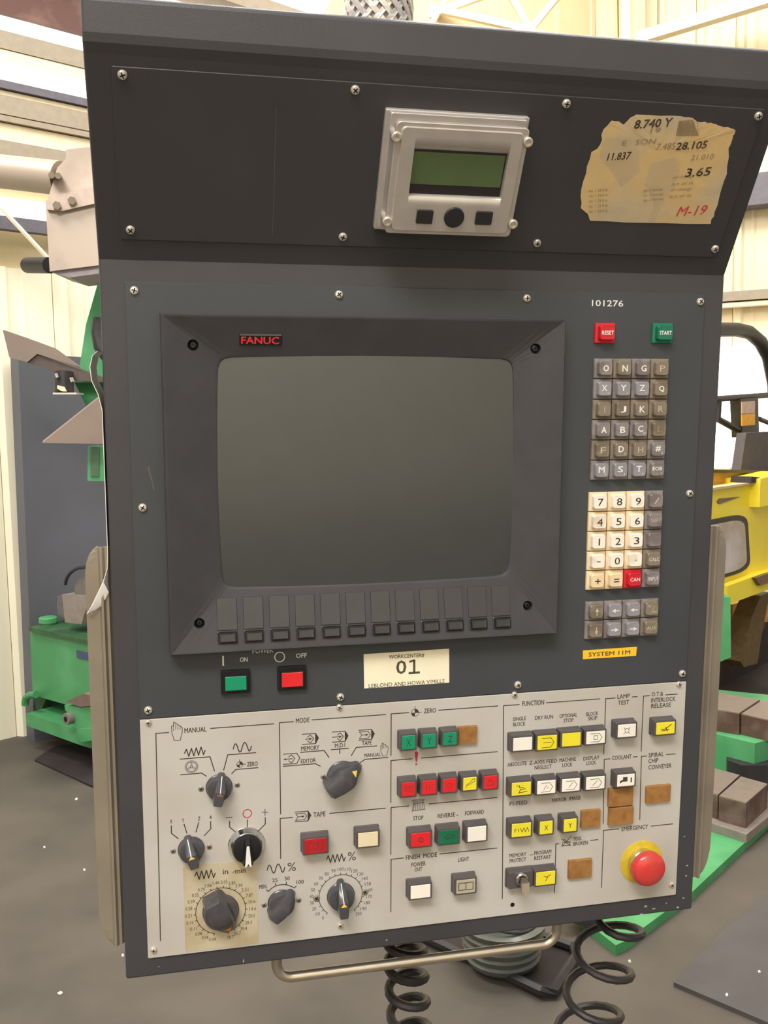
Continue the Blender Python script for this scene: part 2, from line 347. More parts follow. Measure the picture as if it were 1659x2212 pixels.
class Print(MB):
    def __init__(s, fn=L, h=2.06, up=-1):
        super().__init__(); s.fn = fn; s.h = h; s.up = up
    def text(s, t, cu, cv, w, hh, off=.01, slant=0, rot=0):
        vs, fs = tgeo(t, 0.0); c, q = math.cos(rot), math.sin(rot); k = off * hh
        for lay, (ox, oy) in enumerate(((-k, 0), (k, 0), (0, -k), (0, k)) if off > 0 else ((0, 0),)):   # heavier strokes: the glyphs struck four times
            out = []
            for x, y in vs:
                a = x * w + y * hh * slant; b = y * hh
                a, b = a * c - b * q + ox, a * q + b * c + oy
                out.append(s.fn(cu + a, cv + s.up * b, s.h + .018 * lay))
            s.add(out, fs)
    def line(s, pts, w=1.0):
        for (a, b) in zip(pts[:-1], pts[1:]):
            d = Vector((b[0] - a[0], b[1] - a[1])); l = d.length
            if l < 1e-6: continue
            d /= l; nx, ny = -d.y * w / 2, d.x * w / 2; ex, ey = d.x * w * .35, d.y * w * .35
            s.add([s.fn(a[0] - ex + nx, a[1] - ey + ny, s.h), s.fn(a[0] - ex - nx, a[1] - ey - ny, s.h), s.fn(b[0] + ex - nx, b[1] + ey - ny, s.h), s.fn(b[0] + ex + nx, b[1] + ey + ny, s.h)], [(0, 1, 2, 3)])
    def poly(s, pts): s.add([s.fn(x, y, s.h) for x, y in pts], [tuple(range(len(pts)))])
    def disc(s, cu, cv, r, a0=0, a1=360, k=20):
        p = [(cu + r * math.cos(math.radians(a0 + (a1 - a0) * i / k)), cv + r * math.sin(math.radians(a0 + (a1 - a0) * i / k))) for i in range(k + 1)]
        if a1 - a0 < 360: p.append((cu, cv))
        else: p.pop()
        s.poly(p)
    def ring(s, cu, cv, r, w, a0=0, a1=360, k=40):
        vs = []; fs = []
        for i in range(k + 1):
            a = math.radians(a0 + (a1 - a0) * i / k)
            for q in (r - w / 2, r + w / 2): vs.append(s.fn(cu + q * math.cos(a), cv + q * math.sin(a), s.h))
        for i in range(k): fs.append((2 * i, 2 * i + 1, 2 * i + 3, 2 * i + 2))
        s.add(vs, fs)
# ------------------------------------------------------------------ operator panel print (measured on close-ups: origin and scale of each)
CR = dict(A=(300, 1520, 5.53), H=(300, 1780, 5.53), T=(540, 1730, 5.184), M=(580, 1520, 5.925), Z=(830, 1500, 6.144), S=(830, 1720, 5.925),
          F=(1080, 1470, 7.54), E=(1080, 1700, 7.54), R=(1280, 1460, 7.54), Q=(1280, 1690, 7.213))
def pp(c, x, y, h=H0):
    a = CR[c]; return uv(a[0] + x / a[2], a[1] + y / a[2], h)
INK = Print(); RED = Print()
def ln(c, *pts, w=.95, ink=None):
    q = [pp(c, *p) for p in pts]
    for i in range(len(q) - 1):
        a, b = q[i], q[i + 1]
        if abs(b[1] - a[1]) < .07 * abs(b[0] - a[0]): m = (a[1] + b[1]) / 2; q[i] = (a[0], m); q[i + 1] = (b[0], m)
        elif abs(b[0] - a[0]) < .05 * abs(b[1] - a[1]): m = (a[0] + b[0]) / 2; q[i] = (m, a[1]); q[i + 1] = (m, b[1])
    (ink or INK).line(q, w)
def tx(c, t, x0, x1, y, h=60, ink=None, off=.02, slant=0):
    """text t between close-up columns x0 and x1, centred on row y"""
    a = pp(c, x0, y); b = pp(c, x1, y); m = pp(c, (x0 + x1) / 2, y); e = pp(c, (x0 + x1) / 2, y - h / 2); f = pp(c, (x0 + x1) / 2, y + h / 2)
    (ink or INK).text(t, m[0], m[1], b[0] - a[0], abs(f[1] - e[1]) * .93, off, slant)
ZZ = [(0, .62), (.09, .16), (.21, 1), (.335, .1), (.45, .97), (.57, .05), (.68, .93), (.8, 0), (.92, .9), (1, .42)]
SN = [(0, .62), (.04, .3), (.1, .1), (.16, .12), (.22, .35), (.29, .78), (.36, .98), (.43, .9), (.5, .45), (.57, .1), (.62, 0), (.69, .06), (.77, .4), (.85, .85), (.9, .92), (.96, .75), (1, .4)]
def curve(c, shape, x0, y0, x1, y1, dy=0, w=1.0):
    """shape inside a close-up box; dy is the climb of the baseline over its width"""
    INK.line([pp(c, x0 + (x1 - x0) * a, y0 + (y1 - y0) * b - dy * a) for a, b in shape], w)
def zero_sym(c, x, y, r, up, right):
    u, v = pp(c, x, y); u2, _ = pp(c, x + r, y); q = u2 - u
    INK.ring(u, v, q, .5); INK.disc(u, v, q, -90, 0, 8); INK.disc(u, v, q, 90, 180, 8)
    INK.line([(u, v), (u, v - q * up)], .6); INK.line([(u, v), (u + q * right, v)], .6)
HAND = [(0, .24), (.17, .22), (.2, 0), (.4, .08), (.62, .15), (1, .31), (1, .56), (.88, .83), (.82, 1), (.22, 1), (.18, .83), (.04, .67), (0, .24)]
def hand(c, x0, y0, x1, y1, w=.6):
    f = lambda a, b: pp(c, x0 + (x1 - x0) * a, y0 + (y1 - y0) * b)
    INK.line([f(*p) for p in HAND], w)
    for a, t, bt in ((.2, .05, .5), (.4, .1, .42), (.6, .17, .42), (.8, .25, .4)): INK.line([f(a, t), f(a, bt)], w * .8)
def flag(c, x0, y0, x1, y1, dy=0, fill=True, kind='mem', w=.8):
    f = lambda a, b: pp(c, x0 + (x1 - x0) * a, y0 + (y1 - y0) * b - dy * (a - .5))
    INK.line([f(0, 0), f(.82, 0), f(1, .45), f(.82, 1), f(0, 1)], w)
    if fill: INK.line([f(.82, 0), f(.82, 1)], w); INK.poly([f(.82, .0), f(1, .45), f(.82, 1)])
    if kind == 'tape':
        INK.line([f(.04, .18), f(.6, .18), f(.74, .5), f(.6, .85), f(.04, .85), f(.2, .5), f(.04, .18)], w * .8); INK.line([f(.25, .5), f(.5, .5)], w); INK.poly([f(.45, .38), f(.62, .5), f(.45, .64)])
    else:
        INK.line([f(.32, .32), f(.5, .12), f(.7, .5), f(.5, .9), f(.32, .68)], w * .9)
        if kind == 'edit': INK.line([f(.05, .52), f(.55, .5)], w); INK.poly([f(.0, .53), f(.16, .42), f(.16, .64)])
        else: INK.line([f(.2 if kind == 'mem' else 0, .52), f(.5, .5)], w); INK.poly([f(.44, .36), f(.6, .5), f(.44, .66)])
# MANUAL block
ln('A', (357, 345), (203, 355)); INK.line([pp('A', 203, 355), pp('H', 258, 1395)], .95); ln('A', (857, 300), (1612, 236)); hand('A', 390, 217, 518, 438); tx('A', 'MANUAL', 545, 808, 313, 62)
curve('A', ZZ, 545, 530, 792, 632, 14); ln('A', (493, 665), (850, 632), (903, 803))
u, v = pp('A', 628, 753)
for r_ in (5.9, 4.7): INK.ring(u, v, r_, .5)
INK.ring(u, v, 1.1, .5)
for a in (-90, 30, 150):
    c_, s_ = math.cos(math.radians(a)), math.sin(math.radians(a))
    for d in (-.55, .55): INK.line([(u + 1.1 * c_ - d * s_, v + 1.1 * s_ + d * c_), (u + 4.7 * c_ - d * s_, v + 4.7 * s_ + d * c_)], .4)
ln('A', (500, 853), (750, 826), (805, 866))
curve('A', SN, 1128, 470, 1343, 585, 10); ln('A', (1397, 584), (1062, 612), (1013, 793)); zero_sym('A', 1205, 727, 36, 1.75, 2.0); tx('A', 'ZERO', 1293, 1420, 720, 56); ln('A', (1422, 763), (1158, 788), (1110, 836))
for t, x, y in (('X', 385, 1408), ('Y', 527, 1395), ('Z', 720, 1373), ('4', 855, 1355)): tx('A', t, x - 13, x + 13, y, 48)
ln('A', (387, 1460), (390, 1550), (470, 1612)); ln('A', (540, 1440), (572, 1545)); ln('A', (715, 1420), (682, 1533)); ln('A', (858, 1408), (858, 1493), (782, 1577))
ln('A', (1043, 1360), (1115, 1358), w=.7); ln('A', (1470, 1297), (1544, 1297), w=.7); ln('A', (1507, 1262), (1507, 1334), w=.7)
u, v = pp('A', 1295, 1313); RED.ring(u, v, 4.1, .9); RED.build('red_printed_ring', M_redink, OPP); RED = Print()
ln('A', (1083, 1405), (1085, 1475), (1160, 1537)); ln('A', (1296, 1385), (1296, 1478)); ln('A', (1508, 1360), (1511, 1437), (1432, 1517))
# feed dial: yellowed plate with its own print
p0 = uv(395, 1872, H0); p1 = uv(558, 2037, H0); c0 = ((p0[0] + p1[0]) / 2, (p0[1] + p1[1]) / 2)
dp = stack('dial_tape_plate', M_tape, PEN, c0[0], c0[1], [(p1[0] - p0[0], p1[1] - p0[1], 2, 1.6), (p1[0] - p0[0], p1[1] - p0[1], 2, 2.25)])
dp['label'] = 'yellowed plastic plate under the feed rate dial'
INK.h = 2.32
curve('H', ZZ, 668, 555, 912, 662, 14); tx('H', 'in', 1003, 1065, 567, 62); ln('H', (1115, 585), (1150, 558), w=.5); tx('H', 'min', 1152, 1272, 556, 62)
DU, DV = pp('H', 978, 1036); DR = 24.0
lab = ['0.04', '0.06', '0.08', '0.11', '0.15', '0.21', '0.28', '0.39', '0.55', '0.79', '1.06', '1.46', '2.05', '2.83', '3.94', '5.51', '7.87', '10.6', '14.6', '20.5', '28.3', '39.4', '55.7', '78.7']
def dial(labs, du, dv, r, a_start, a_step, rl, tw, th, w=.7):
    """scale ring with a tick and a number every a_step degrees; 0 = straight down, clockwise"""
    a_end = a_start + a_step * (len(labs) - 1)
    INK.ring(du, dv, r, w, 90 + a_start, 90 + a_end, 60)
    for i, t in enumerate(labs):
        a = math.radians(90 + a_start + a_step * i); c_, s_ = math.cos(a), math.sin(a)
        INK.line([(du + c_ * r, dv + s_ * r), (du + c_ * (r + 1.9), dv + s_ * (r + 1.9))], w)
        if t: INK.text(t, du + c_ * rl[0], dv + s_ * rl[1], tw * len(t.replace('.', '')) + (.5 if '.' in t else 0), th, .0)
dial(lab, DU, DV, DR, 16, 328 / 23., (31.2, 30.0), 2.0, 3.5)
INK.h = 2.06
# rapid and feed override dials
curve('T', SN, 193, 712, 388, 815, 8); tx('T', '%', 420, 515, 738, 105, off=-.01); curve('T', ZZ, 858, 598, 1068, 692, 8); tx('T', '%', 1095, 1187, 620, 105, off=-.01)
tx('T', 'MIN.', 105, 193, 960, 48); tx('T', '25', 250, 308, 888, 44); tx('T', '50', 388, 445, 868, 44); tx('T', '100', 522, 602, 908, 46)
INK.line([pp('T', *p) for p in ((185, 995), (205, 1015), (235, 985), (262, 966), (295, 950), (335, 940), (375, 937), (420, 942), (462, 957), (497, 975), (517, 955))], .9)
ln('T', (285, 925), (294, 950)); ln('T', (409, 910), (404, 938))
FU, FV = pp('T', 1016, 1058)
dial([str(i * 10) for i in range(21)], FU, FV, 22.0, 38, 14.2, (29.5, 28), 2.05, 3.5)
# MODE and TAPE blocks
ln('M', (318, 230), (145, 243)); ln('M', (145, 243), (150, 1412)); tx('M', 'MODE', 350, 523, 213, 66); ln('M', (557, 210), (1500, 137))
flag('M', 432, 385, 640, 515, 12); tx('M', 'MEMORY', 418, 650, 568, 62); ln('M', (412, 625), (712, 598), (773, 688))
flag('M', 815, 357, 1018, 487, 12, kind='mdi'); tx('M', 'M.D.I', 850, 980, 533, 56); ln('M', (800, 590), (1025, 570)); ln('M', (912, 580), (912, 637))
flag('M', 1155, 334, 1355, 461, 12, kind='tape'); tx('M', 'TAPE', 1197, 1322, 503, 55); ln('M', (1385, 540), (1122, 560), (1060, 665))
hand('M', 1435, 500, 1530, 670, .5); tx('M', 'MANUAL', 1230, 1435, 655, 50); ln('M', (1530, 688), (1235, 713), (1160, 765))
flag('M', 190, 640, 400, 770, 12, False, 'edit'); tx('M', 'EDITOR', 415, 605, 730, 56); ln('M', (187, 802), (600, 768), (663, 800))
ln('T', (475, 185), (340, 197)); ln('T', (340, 197), (342, 645)); flag('T', 503, 119, 682, 228, 16, kind='tape'); tx('T', 'TAPE', 710, 845, 150, 58); ln('T', (893, 142), (1515, 80))
# ZERO, alarm, conveyor and finish blocks
ln('Z', (325, 242), (92, 258)); ln('Z', (92, 258), (90, 812)); zero_sym('Z', 408, 243, 48, 1.75, 1.85); tx('Z', 'ZERO', 528, 685, 215, 66); ln('Z', (722, 210), (1508, 153))
ln('Z', (368, 855), (90, 877)); ln('Z', (90, 877), (88, 1435)); ln('Z', (495, 843), (1500, 762))
RED.poly([pp('Z', *p) for p in ((405, 768), (418, 757), (440, 757), (453, 768), (436, 895), (428, 902), (418, 895))]); u, v = pp('Z', 425, 926); RED.disc(u, v, 1.1)
ln('Z', (325, 1478), (90, 1503)); INK.line([pp('S', 88, 150), pp('S', 85, 745)], .95); ln('Z', (593, 1452), (1497, 1370))
for a in (((365, 1402), (540, 1390)), ((372, 1412), (530, 1402)), ((385, 1425), (520, 1415)), ((388, 1440), (518, 1432)), ((385, 1425), (388, 1440)), ((520, 1415), (518, 1432)), ((390, 1450), (525, 1440)), ((390, 1450), (368, 1555)), ((525, 1440), (540, 1530))): ln('Z', *a, w=.5)
for i in range(6): ln('Z', (400 + 22 * i, 1450), (385 + 26 * i, 1548 - 4 * i), w=.5); ln('Z', (370 + 28 * i, 1553 - 4 * i), (384 + 28 * i, 1542 - 4 * i), (396 + 28 * i, 1548 - 4 * i), w=.5)
tx('S', 'STOP', 373, 500, 277, 58); tx('S', 'REVERSE', 685, 905, 243, 58); ln('S', (930, 243), (942, 241), w=.8); tx('S', 'FORWARD', 1035, 1275, 208, 58)
ln('S', (248, 790), (88, 807)); ln('S', (88, 807), (85, 1480)); tx('S', 'FINISH  MODE', 278, 675, 765, 62); ln('S', (712, 740), (1443, 662)); tx('S', 'POWER', 348, 530, 868, 58); tx('S', 'OUT', 390, 485, 935, 54); tx('S', 'LIGHT', 945, 1085, 807, 58)
# FUNCTION block
ln('F', (313, 392), (60, 410)); INK.line([pp('F', 60, 410), pp('E', 38, 1820)], .95); tx('F', 'FUNCTION', 363, 718, 365, 84); ln('F', (755, 360), (1625, 302))
for t, a, b_, y in (('SINGLE', 212, 425, 622), ('BLOCK', 215, 415, 710), ('DRY RUN', 570, 865, 600), ('OPTIONAL', 970, 1257, 568), ('STOP', 1037, 1197, 648), ('BLOCK', 1405, 1600, 540), ('SKIP', 1435, 1585, 615),
                    ('ABSOLUTE', 122, 435, 1358), ('Z-AXIS FEED', 480, 930, 1322), ('NEGLECT', 565, 838, 1408), ('MACHINE', 970, 1235, 1288), ('LOCK', 1018, 1180, 1372), ('DISPLAY', 1360, 1620, 1262), ('LOCK', 1408, 1562, 1340)): tx('F', t, a, b_, y, 66)
for t, a, b_, y in (('F1-FEED', 160, 445, 262), ('MIRROR', 850, 1082, 208), ('IMAGE', 1128, 1315, 180), ('TOOL', 1200, 1330, 840), ('BROKEN', 1195, 1430, 915), ('MEMORY', 155, 428, 1105), ('PROTECT', 160, 425, 1190), ('PROGRAM', 560, 835, 1062), ('RESTART', 560, 830, 1148)): tx('E', t, a, b_, y, 66)
ln('E', (480, 1108), (545, 1102), w=.5); ln('E', (958, 922), (905, 930)); ln('E', (905, 930), (893, 1720)); ln('E', (1478, 868), (1595, 858))
for a in (((1005, 850), (1150, 960)), ((1160, 800), (1010, 970)), ((1020, 905), (1140, 890)), ((1010, 960), (1140, 945)), ((1040, 850), (1120, 905)), ((1025, 905), (1010, 960)), ((1140, 890), (1140, 945))): ln('E', *a, w=.7)
ln('R', (370, 360), (212, 370)); ln('R', (212, 370), (185, 1275)); ln('R', (645, 343), (728, 336)); tx('R', 'LAMP', 405, 605, 332, 74); tx('R', 'TEST', 415, 595, 432, 74)
ln('R', (930, 322), (830, 330)); ln('R', (830, 330), (790, 1228)); ln('R', (1190, 308), (1380, 297)); tx('R', 'O.T.&', 962, 1150, 295, 72); tx('R', 'INTERLOCK', 957, 1350, 385, 76); tx('R', 'RELEASE', 957, 1275, 480, 76)
ln('R', (283, 1352), (190, 1358)); INK.line([pp('R', 190, 1358), pp('Q', 165, 640)], .95); ln('R', (665, 1322), (728, 1314)); tx('R', 'COOLANT', 318, 632, 1325, 72)
ln('R', (885, 1305), (795, 1312)); INK.line([pp('R', 795, 1312), pp('Q', 735, 580)], .95); ln('R', (1205, 1280), (1350, 1270)); tx('R', 'SPIRAL', 915, 1160, 1282, 74); tx('R', 'CHIP', 912, 1070, 1380, 74); tx('R', 'CONVEYER', 912, 1285, 1475, 76)
ln('Q', (415, 722), (165, 750)); ln('Q', (165, 750), (145, 1638)); ln('Q', (912, 683), (1252, 645)); tx('Q', 'EMERGENCY', 455, 865, 707, 68)
INK.build('printed_legend', M_ink, OPP); RED.build('red_printed_mark', M_redink, OPP)
# ------------------------------------------------------------------ push buttons
HB = 13.0
def rect(c, x0, y0, x1, y1, h):
    xm, ym = (x0 + x1) / 2, (y0 + y1) / 2
    a = pp(c, x0, ym, h); b = pp(c, x1, ym, h); t = pp(c, xm, y0, h); d = pp(c, xm, y1, h); m = pp(c, xm, ym, h)
    return m[0], m[1], b[0] - a[0], d[1] - t[1] - .035 * (b[0] - a[0])
def button(c, x0, y0, x1, y1, lens, label=None, mark=None, hb=HB, mg=1.9):
    cu, cv, w, hh = rect(c, x0, y0, x1, y1, hb)
    W2, H2 = w + 2 * mg, hh + 2 * mg
    o = stack('push_button', M_btn, PEN, cu, cv, [(W2 + 1.6, H2 + 1.6, 1.2, 1.5), (W2 + 1.6, H2 + 1.6, 1.2, 3.2), (W2 + .6, H2 + .6, 1.2, 3.6), (W2, H2, 1.2, hb - 1.2), (W2 - .8, H2 - .8, 1.0, hb - .5), (w + .3, hh + .3, .6, hb - .4)])
    ls = stack('button_lens', LENS[lens], o, cu, cv, [(w, hh, .5, hb - 1.2), (w, hh, .5, hb - .15), (w - .7, hh - .7, .5, hb + .1)])
    if label: o['label'] = label
    if mark:
        P = Print(h=hb + .16)
        mark(P, cu, cv, w, hh); P.build('button_symbol', M_ink, o)
    return o
def mtext(t, sw=.35, sh=.5): return lambda P, u, v, w, h: P.text(t, u, v, w * sw, h * sh, .0)
def m_line(*segs, lw=.5):
    def f(P, u, v, w, h):
        for s_ in segs: P.line([(u + a * w, v + b * h) for a, b in s_], lw)
    return f
FLG = ((-.28, -.32), (.18, -.32), (.34, 0), (.18, .34), (-.28, .34))
button('Z', 240, 545, 412, 733, 'g', 'green push button marked X', mtext('X')); button('Z', 512, 525, 685, 708, 'g', 'green push button marked Y', mtext('Y')); button('Z', 790, 505, 962, 678, 'g', 'green push button marked Z', mtext('Z'))
hatch = lambda P, u, v, w, h: [P.line([(u - .35 * w, v - h * (.22 - .12 * i)), (u + .35 * w, v - h * (.22 - .12 * i))], .35) for i in range(4)]
button('Z', 235, 1165, 412, 1355, 'r', 'red push button with worn print', hatch)
button('Z', 505, 1142, 688, 1330, 'r', None, m_line(((-.2, -.2), (-.2, .25)), ((0, -.2), (0, .2)), ((.2, -.25), (.2, .2)))); button('Z', 780, 1118, 955, 1303, 'r', None, lambda P, u, v, w, h: P.ring(u, v, .18 * h, .4))
button('Z', 1050, 1100, 1225, 1275, 'y', 'yellow push button with oil can symbol', m_line(((-.3, .3), (-.25, .05), (0, -.1), (.2, -.35), (.38, -.38), (.35, -.2), (.05, 0), (-.2, .1))))
button('Z', 1325, 1078, 1500, 1258, 'r', None, m_line(((-.25, .2), (.2, .2)), ((-.2, .0), (-.05, -.2), (.15, .0), (.25, .1))))
button('T', 612, 420, 862, 590, 'r2', 'dark red push button in the tape block', m_line(((-.3, -.25), (.3, -.25), (.3, .25), (-.3, .25), (-.3, -.25)), ((-.1, -.12), (.1, -.12), (.1, .15), (-.1, .15), (-.1, -.12)))); button('T', 1212, 350, 1435, 515, 'c', 'cream push button in the tape block')
button('S', 345, 465, 592, 648, 'r', 'red stop push button', lambda P, u, v, w, h: P.ring(u, v, .15 * h, .9)); button('S', 712, 428, 950, 612, 'g2', 'dark green reverse push button', m_line(((-.28, -.02), (0, -.18), (.28, -.08), (.26, .14), (-.1, .16), (-.28, -.02)), ((-.2, .05), (.2, .02)), lw=.7)); button('S', 1070, 385, 1305, 578, 'w', 'white forward push button')
button('S', 340, 1135, 592, 1310, 'w', 'white power out push button'); button('S', 925, 1065, 1165, 1245, 'k', 'smoky light push button', m_line(((-.38, -.28), (.38, -.28), (.38, .24), (-.38, .24), (-.38, -.28)), ((0, -.24), (0, .22)), lw=.8))
button('F', 218, 925, 525, 1145, 'w', 'plain white single block push button'); button('F', 615, 890, 928, 1130, 'y', 'yellow dry run push button', m_line(FLG, ((-.2, 0), (.2, 0)), lw=.6)); button('F', 1015, 850, 1315, 1075, 'y', 'plain yellow optional stop push button')
button('F', 1410, 822, 1712, 1035, 'w', 'white block skip push button', m_line(FLG, ((-.1, -.15), (.1, -.15), (.1, .15), (-.1, .15), (-.1, -.15))))
button('F', 195, 1655, 505, 1875, 'y', 'yellow absolute push button', m_line(((-.25, -.25), (-.1, -.25), (-.1, -.1), (.1, -.12)), ((-.05, .05), (.2, .0)), ((-.15, .3), (.3, .22)), ((-.05, 0), (-.12, .3)), lw=.7))
button('F', 608, 1625, 905, 1850, 'w', None, m_line(FLG, ((-.15, .2), (.0, -.15)), ((.05, .1), (.12, -.02)))); button('F', 1012, 1595, 1300, 1810, 'w', None, m_line(FLG, ((-.12, .18), (.1, -.2)))); button('F', 1405, 1562, 1705, 1776, 'w', None, m_line(FLG, ((-.15, .2), (.1, -.2))))
button('E', 195, 588, 505, 815, 'y', 'yellow F1 feed push button', lambda P, u, v, w, h: (P.text('F1', u - .25 * w, v, w * .24, h * .28, 0), P.line([(u - .06 * w + .09 * w * i, v + (.16 if i % 2 else -.16) * h) for i in range(6)], .6)))
button('E', 650, 555, 858, 770, 'y', 'yellow push button marked X', mtext('X', .3, .38)); button('E', 1042, 520, 1248, 730, 'y', 'yellow push button marked Y', mtext('Y', .3, .38))
button('E', 590, 1375, 900, 1600, 'y', 'yellow program restart push button', m_line(((-.1, -.15), (.05, -.1), (.25, -.25)), ((.1, -.1), (.0, .2)), lw=.7))
button('R', 415, 785, 705, 1000, 'w', 'white lamp test push button', lambda P, u, v, w, h: (P.ring(u, v, .17 * h, .5), [P.line([(u + a * .15 * h, v + b_ * .15 * h), (u + a * .26 * h, v + b_ * .26 * h)], .5) for a in (-1, 1) for b_ in (-1, 1)]))
button('R', 1040, 750, 1340, 955, 'y', 'yellow interlock release push button', m_line(((-.25, .1), (0, .05), (.3, -.3)), ((-.2, .2), (.2, .12)), ((0, -.1), (.1, .25)), lw=.8)); button('R', 405, 1600, 685, 1800, 'w', 'white coolant push button', lambda P, u, v, w, h: (P.poly([(u - .35 * w, v + .25 * h), (u - .35 * w, v + .02 * h), (u - .18 * w, v - .08 * h), (u - .18 * w, v - .28 * h), (u + .08 * w, v - .28 * h), (u + .08 * w, v + .1 * h), (u - .2 * w, v + .1 * h)]), P.text('1', u + .3 * w, v, w * .06, h * .4, .03)))
def blank(c, x0, y0, x1, y1, rot=0):
    cu, cv, w, hh = rect(c, x0, y0, x1, y1, 6)
    o = stack('blank_cap', M_brown, PEN, cu, cv, [(w + .6, hh + .6, .6, 1.5), (w + .6, hh + .6, .6, 4.6), (w - .2, hh - .2, .5, 5.6)]); o['label'] = 'brown blanking cap'
blank('Z', 990, 432, 1235, 665); blank('E', 1335, 385, 1640, 668); blank('E', 1130, 1195, 1500, 1495); blank('Q', 260, 90, 635, 375); blank('Q', 265, 395, 640, 670); blank('Q', 850, 55, 1220, 320)
# key switch with its key
cu, cv, w, hh = rect('E', 150, 1375, 540, 1655, HB - 2)
ks = stack('key_switch', M_btn, PEN, cu, cv, [(w + 3, hh + 2.5, 1.4, 1.5), (w + 3, hh + 2.5, 1.4, 3.4), (w + 1, hh + .6, 1.2, 4), (w, hh, 1.2, HB - 2.6), (w - 1, hh - 1, 1, HB - 2)]); ks['label'] = 'black key switch with a metal key'
ku, kv = pp('E', 350, 1500, HB); lathe('lock_barrel', M_chrome, ks, ku, kv, [(6.5, HB - 3), (6.5, HB + 1), (5.4, HB + 2), (1, HB + 2)])
M_keym = mat('worn_key_steel', (150, 140, 128), .3, metal=.8, var=.15)
b = MB()
kp = [(-2, -5), (5, -4), (9, 2), (4, 14), (-3, 18), (-8, 12), (-5, 2)]
b.loft([[L(ku + x * .62 + y * .1 + z_ * .25, kv + y * .72, HB + 2 + z_ + max(0, y) * .35) for x, y in kp] for z_ in (1.5, 3.6)])
b.build('key', M_keym, ks)
# emergency stop
eu, ev = pp('Q', 760, 1235)
es = lathe('emergency_stop', M_yel, PEN, eu, ev, [(24.2, 1.5), (24.2, 2.6), (23.6, 3.0), (10, 3.0)], L, 40); es['label'] = 'red mushroom emergency stop button on a yellow disc'
lathe('collar', M_chrome, es, eu, ev, [(16.2, 2.8), (16.2, 9), (15, 10.5), (11, 10.5), (11, 14)], L, 32)
lathe('mushroom_head', M_estop, es, eu, ev, [(11, 12), (17.6, 12.4), (18.8, 14), (18.8, 19), (17.6, 21.5), (15, 23.6), (10, 25.2), (5, 25.9), (.5, 26.1)], L, 40, ang=60)
# ------------------------------------------------------------------ rotary knobs
def ring_xy(pts, ang, cu, cv):
    a = math.radians(ang); c, s_ = math.cos(a), math.sin(a)
    return [(cu + x * c + y * s_, cv + x * s_ - y * c) for x, y in pts]       # y along the pointer, x to its right
def knob(cu, cv, ang, R, lf, lb, hgt, wid, label, tri=M_orange, line=True, tp=0.0):
    o = lathe('rotary_knob', M_knob, PEN, cu, cv, [(R + .8, 1.8), (R + .8, 3.2), (R, 4), (R * .97, hgt * .42), (R * .9, hgt * .5), (R * .4, hgt * .55)], L, 28)
    w = wid / 2
    st_ = [(-lb, w * .62, hgt * .84), (-lb * .86, w * .8, hgt), (-lb * .3, w * 1.0, hgt), (lf * .12, w, hgt), (lf * .55, w * .78, hgt * .64), (lf * .9, w * .5, hgt * .36), (lf, w * .28, hgt * .2)]
    b = MB(); rings = []
    for y, hw, ht in st_:
        pts = [(-hw * 1.35, y, 2.6), (-hw * 1.1, y, ht * .7), (-hw, y, ht - .9), (-hw * .8, y, ht), (hw * .8, y, ht), (hw, y, ht - .9), (hw * 1.1, y, ht * .7), (hw * 1.35, y, 2.6)]
        rings.append([L(*ring_xy([(x, yy)], ang, cu, cv)[0], h) for x, yy, h in pts])
    b.loft(rings).build('grip', M_knob, o, True, 40)
    def onslope(y): # height of the grip's top along the pointer
        for (a, _, ha), (b2, _, hb2) in zip(st_[:-1], st_[1:]):
            if a <= y <= b2: return ha + (hb2 - ha) * (y - a) / (b2 - a)
        return hgt
    if line:
        ys = [lf * .12, lf * .55, lf * .88]
        m = MB()
        for a, c_ in zip(ys[:-1], ys[1:]):
            m.add([L(*ring_xy([(x, y)], ang, cu, cv)[0], onslope(y) + .15) for x, y in ((-.4, a), (.4, a), (.4, c_), (-.4, c_))], [(0, 1, 2, 3)])
        m.build('index_line', M_white, o)
    t = MB().add([L(*ring_xy([(x, y)], ang, cu, cv)[0], onslope(y) + .2) for x, y in ((-w * .62 * (1 - tp * .45), -lb * .1 + tp * lf), (w * .62 * (1 - tp * .45), -lb * .1 + tp * lf), (.2, lf * (.12 + tp)), (-.2, lf * (.12 + tp)))], [(0, 1, 2, 3)])
    t.build('pointer_mark', tri, o)
    o['label'] = label; return o
def knobscrew(c, x, y, r=2.7): u, v = pp(c, x, y); screw(u, v, 2.0, L, PEN, r=r, name='flat_screw', ang=30, flat=True)
knob(*pp('A', 958, 994), 12, 12, 15, 13.5, 21, 10, 'dark selector knob of the manual block', mat('pointer_rust', (150, 90, 70), .5))
knob(*pp('H', 625, 297), -14, 12, 15, 13.5, 21, 10, 'dark axis selector knob with yellow pointer')
knob(*pp('M', 944, 925), 58, 15, 21, 19, 22, 17, 'large dark mode selector knob', line=False, tp=.62)
knob(DU, DV, 155, 17, 23, 22, 23, 20, 'large dark feed rate knob with amber pointer', mat('pointer_orange', (222, 140, 36), .5), line=False, tp=.72)
knob(*pp('T', 351, 1138), 45, 13, 17, 15, 20, 13, 'dark rapid override knob', line=False, tri=M_knob)
knob(FU, FV, -2, 13.4, 18.5, 16.5, 22, 10, 'dark feed override knob with white line and yellow pointer')
for c, x, y in (('A', 742, 1018), ('A', 1175, 970), ('H', 408, 322), ('H', 842, 272), ('M', 700, 935), ('M', 1160, 790), ('T', 157, 1165), ('T', 545, 1112)): knobscrew(c, x, y)
knobscrew('T', 745, 1090, 3.6); knobscrew('T', 1287, 1020, 3.6)
cu, cv = pp('H', 1286, 242)
sw = lathe('direction_switch', M_chrome, PEN, cu, cv, [(18, 1.8), (18, 3.4), (17, 4.4), (15.6, 9), (14.6, 10), (8, 10)], L, 36); sw['label'] = 'chrome ringed direction switch with white pointer'
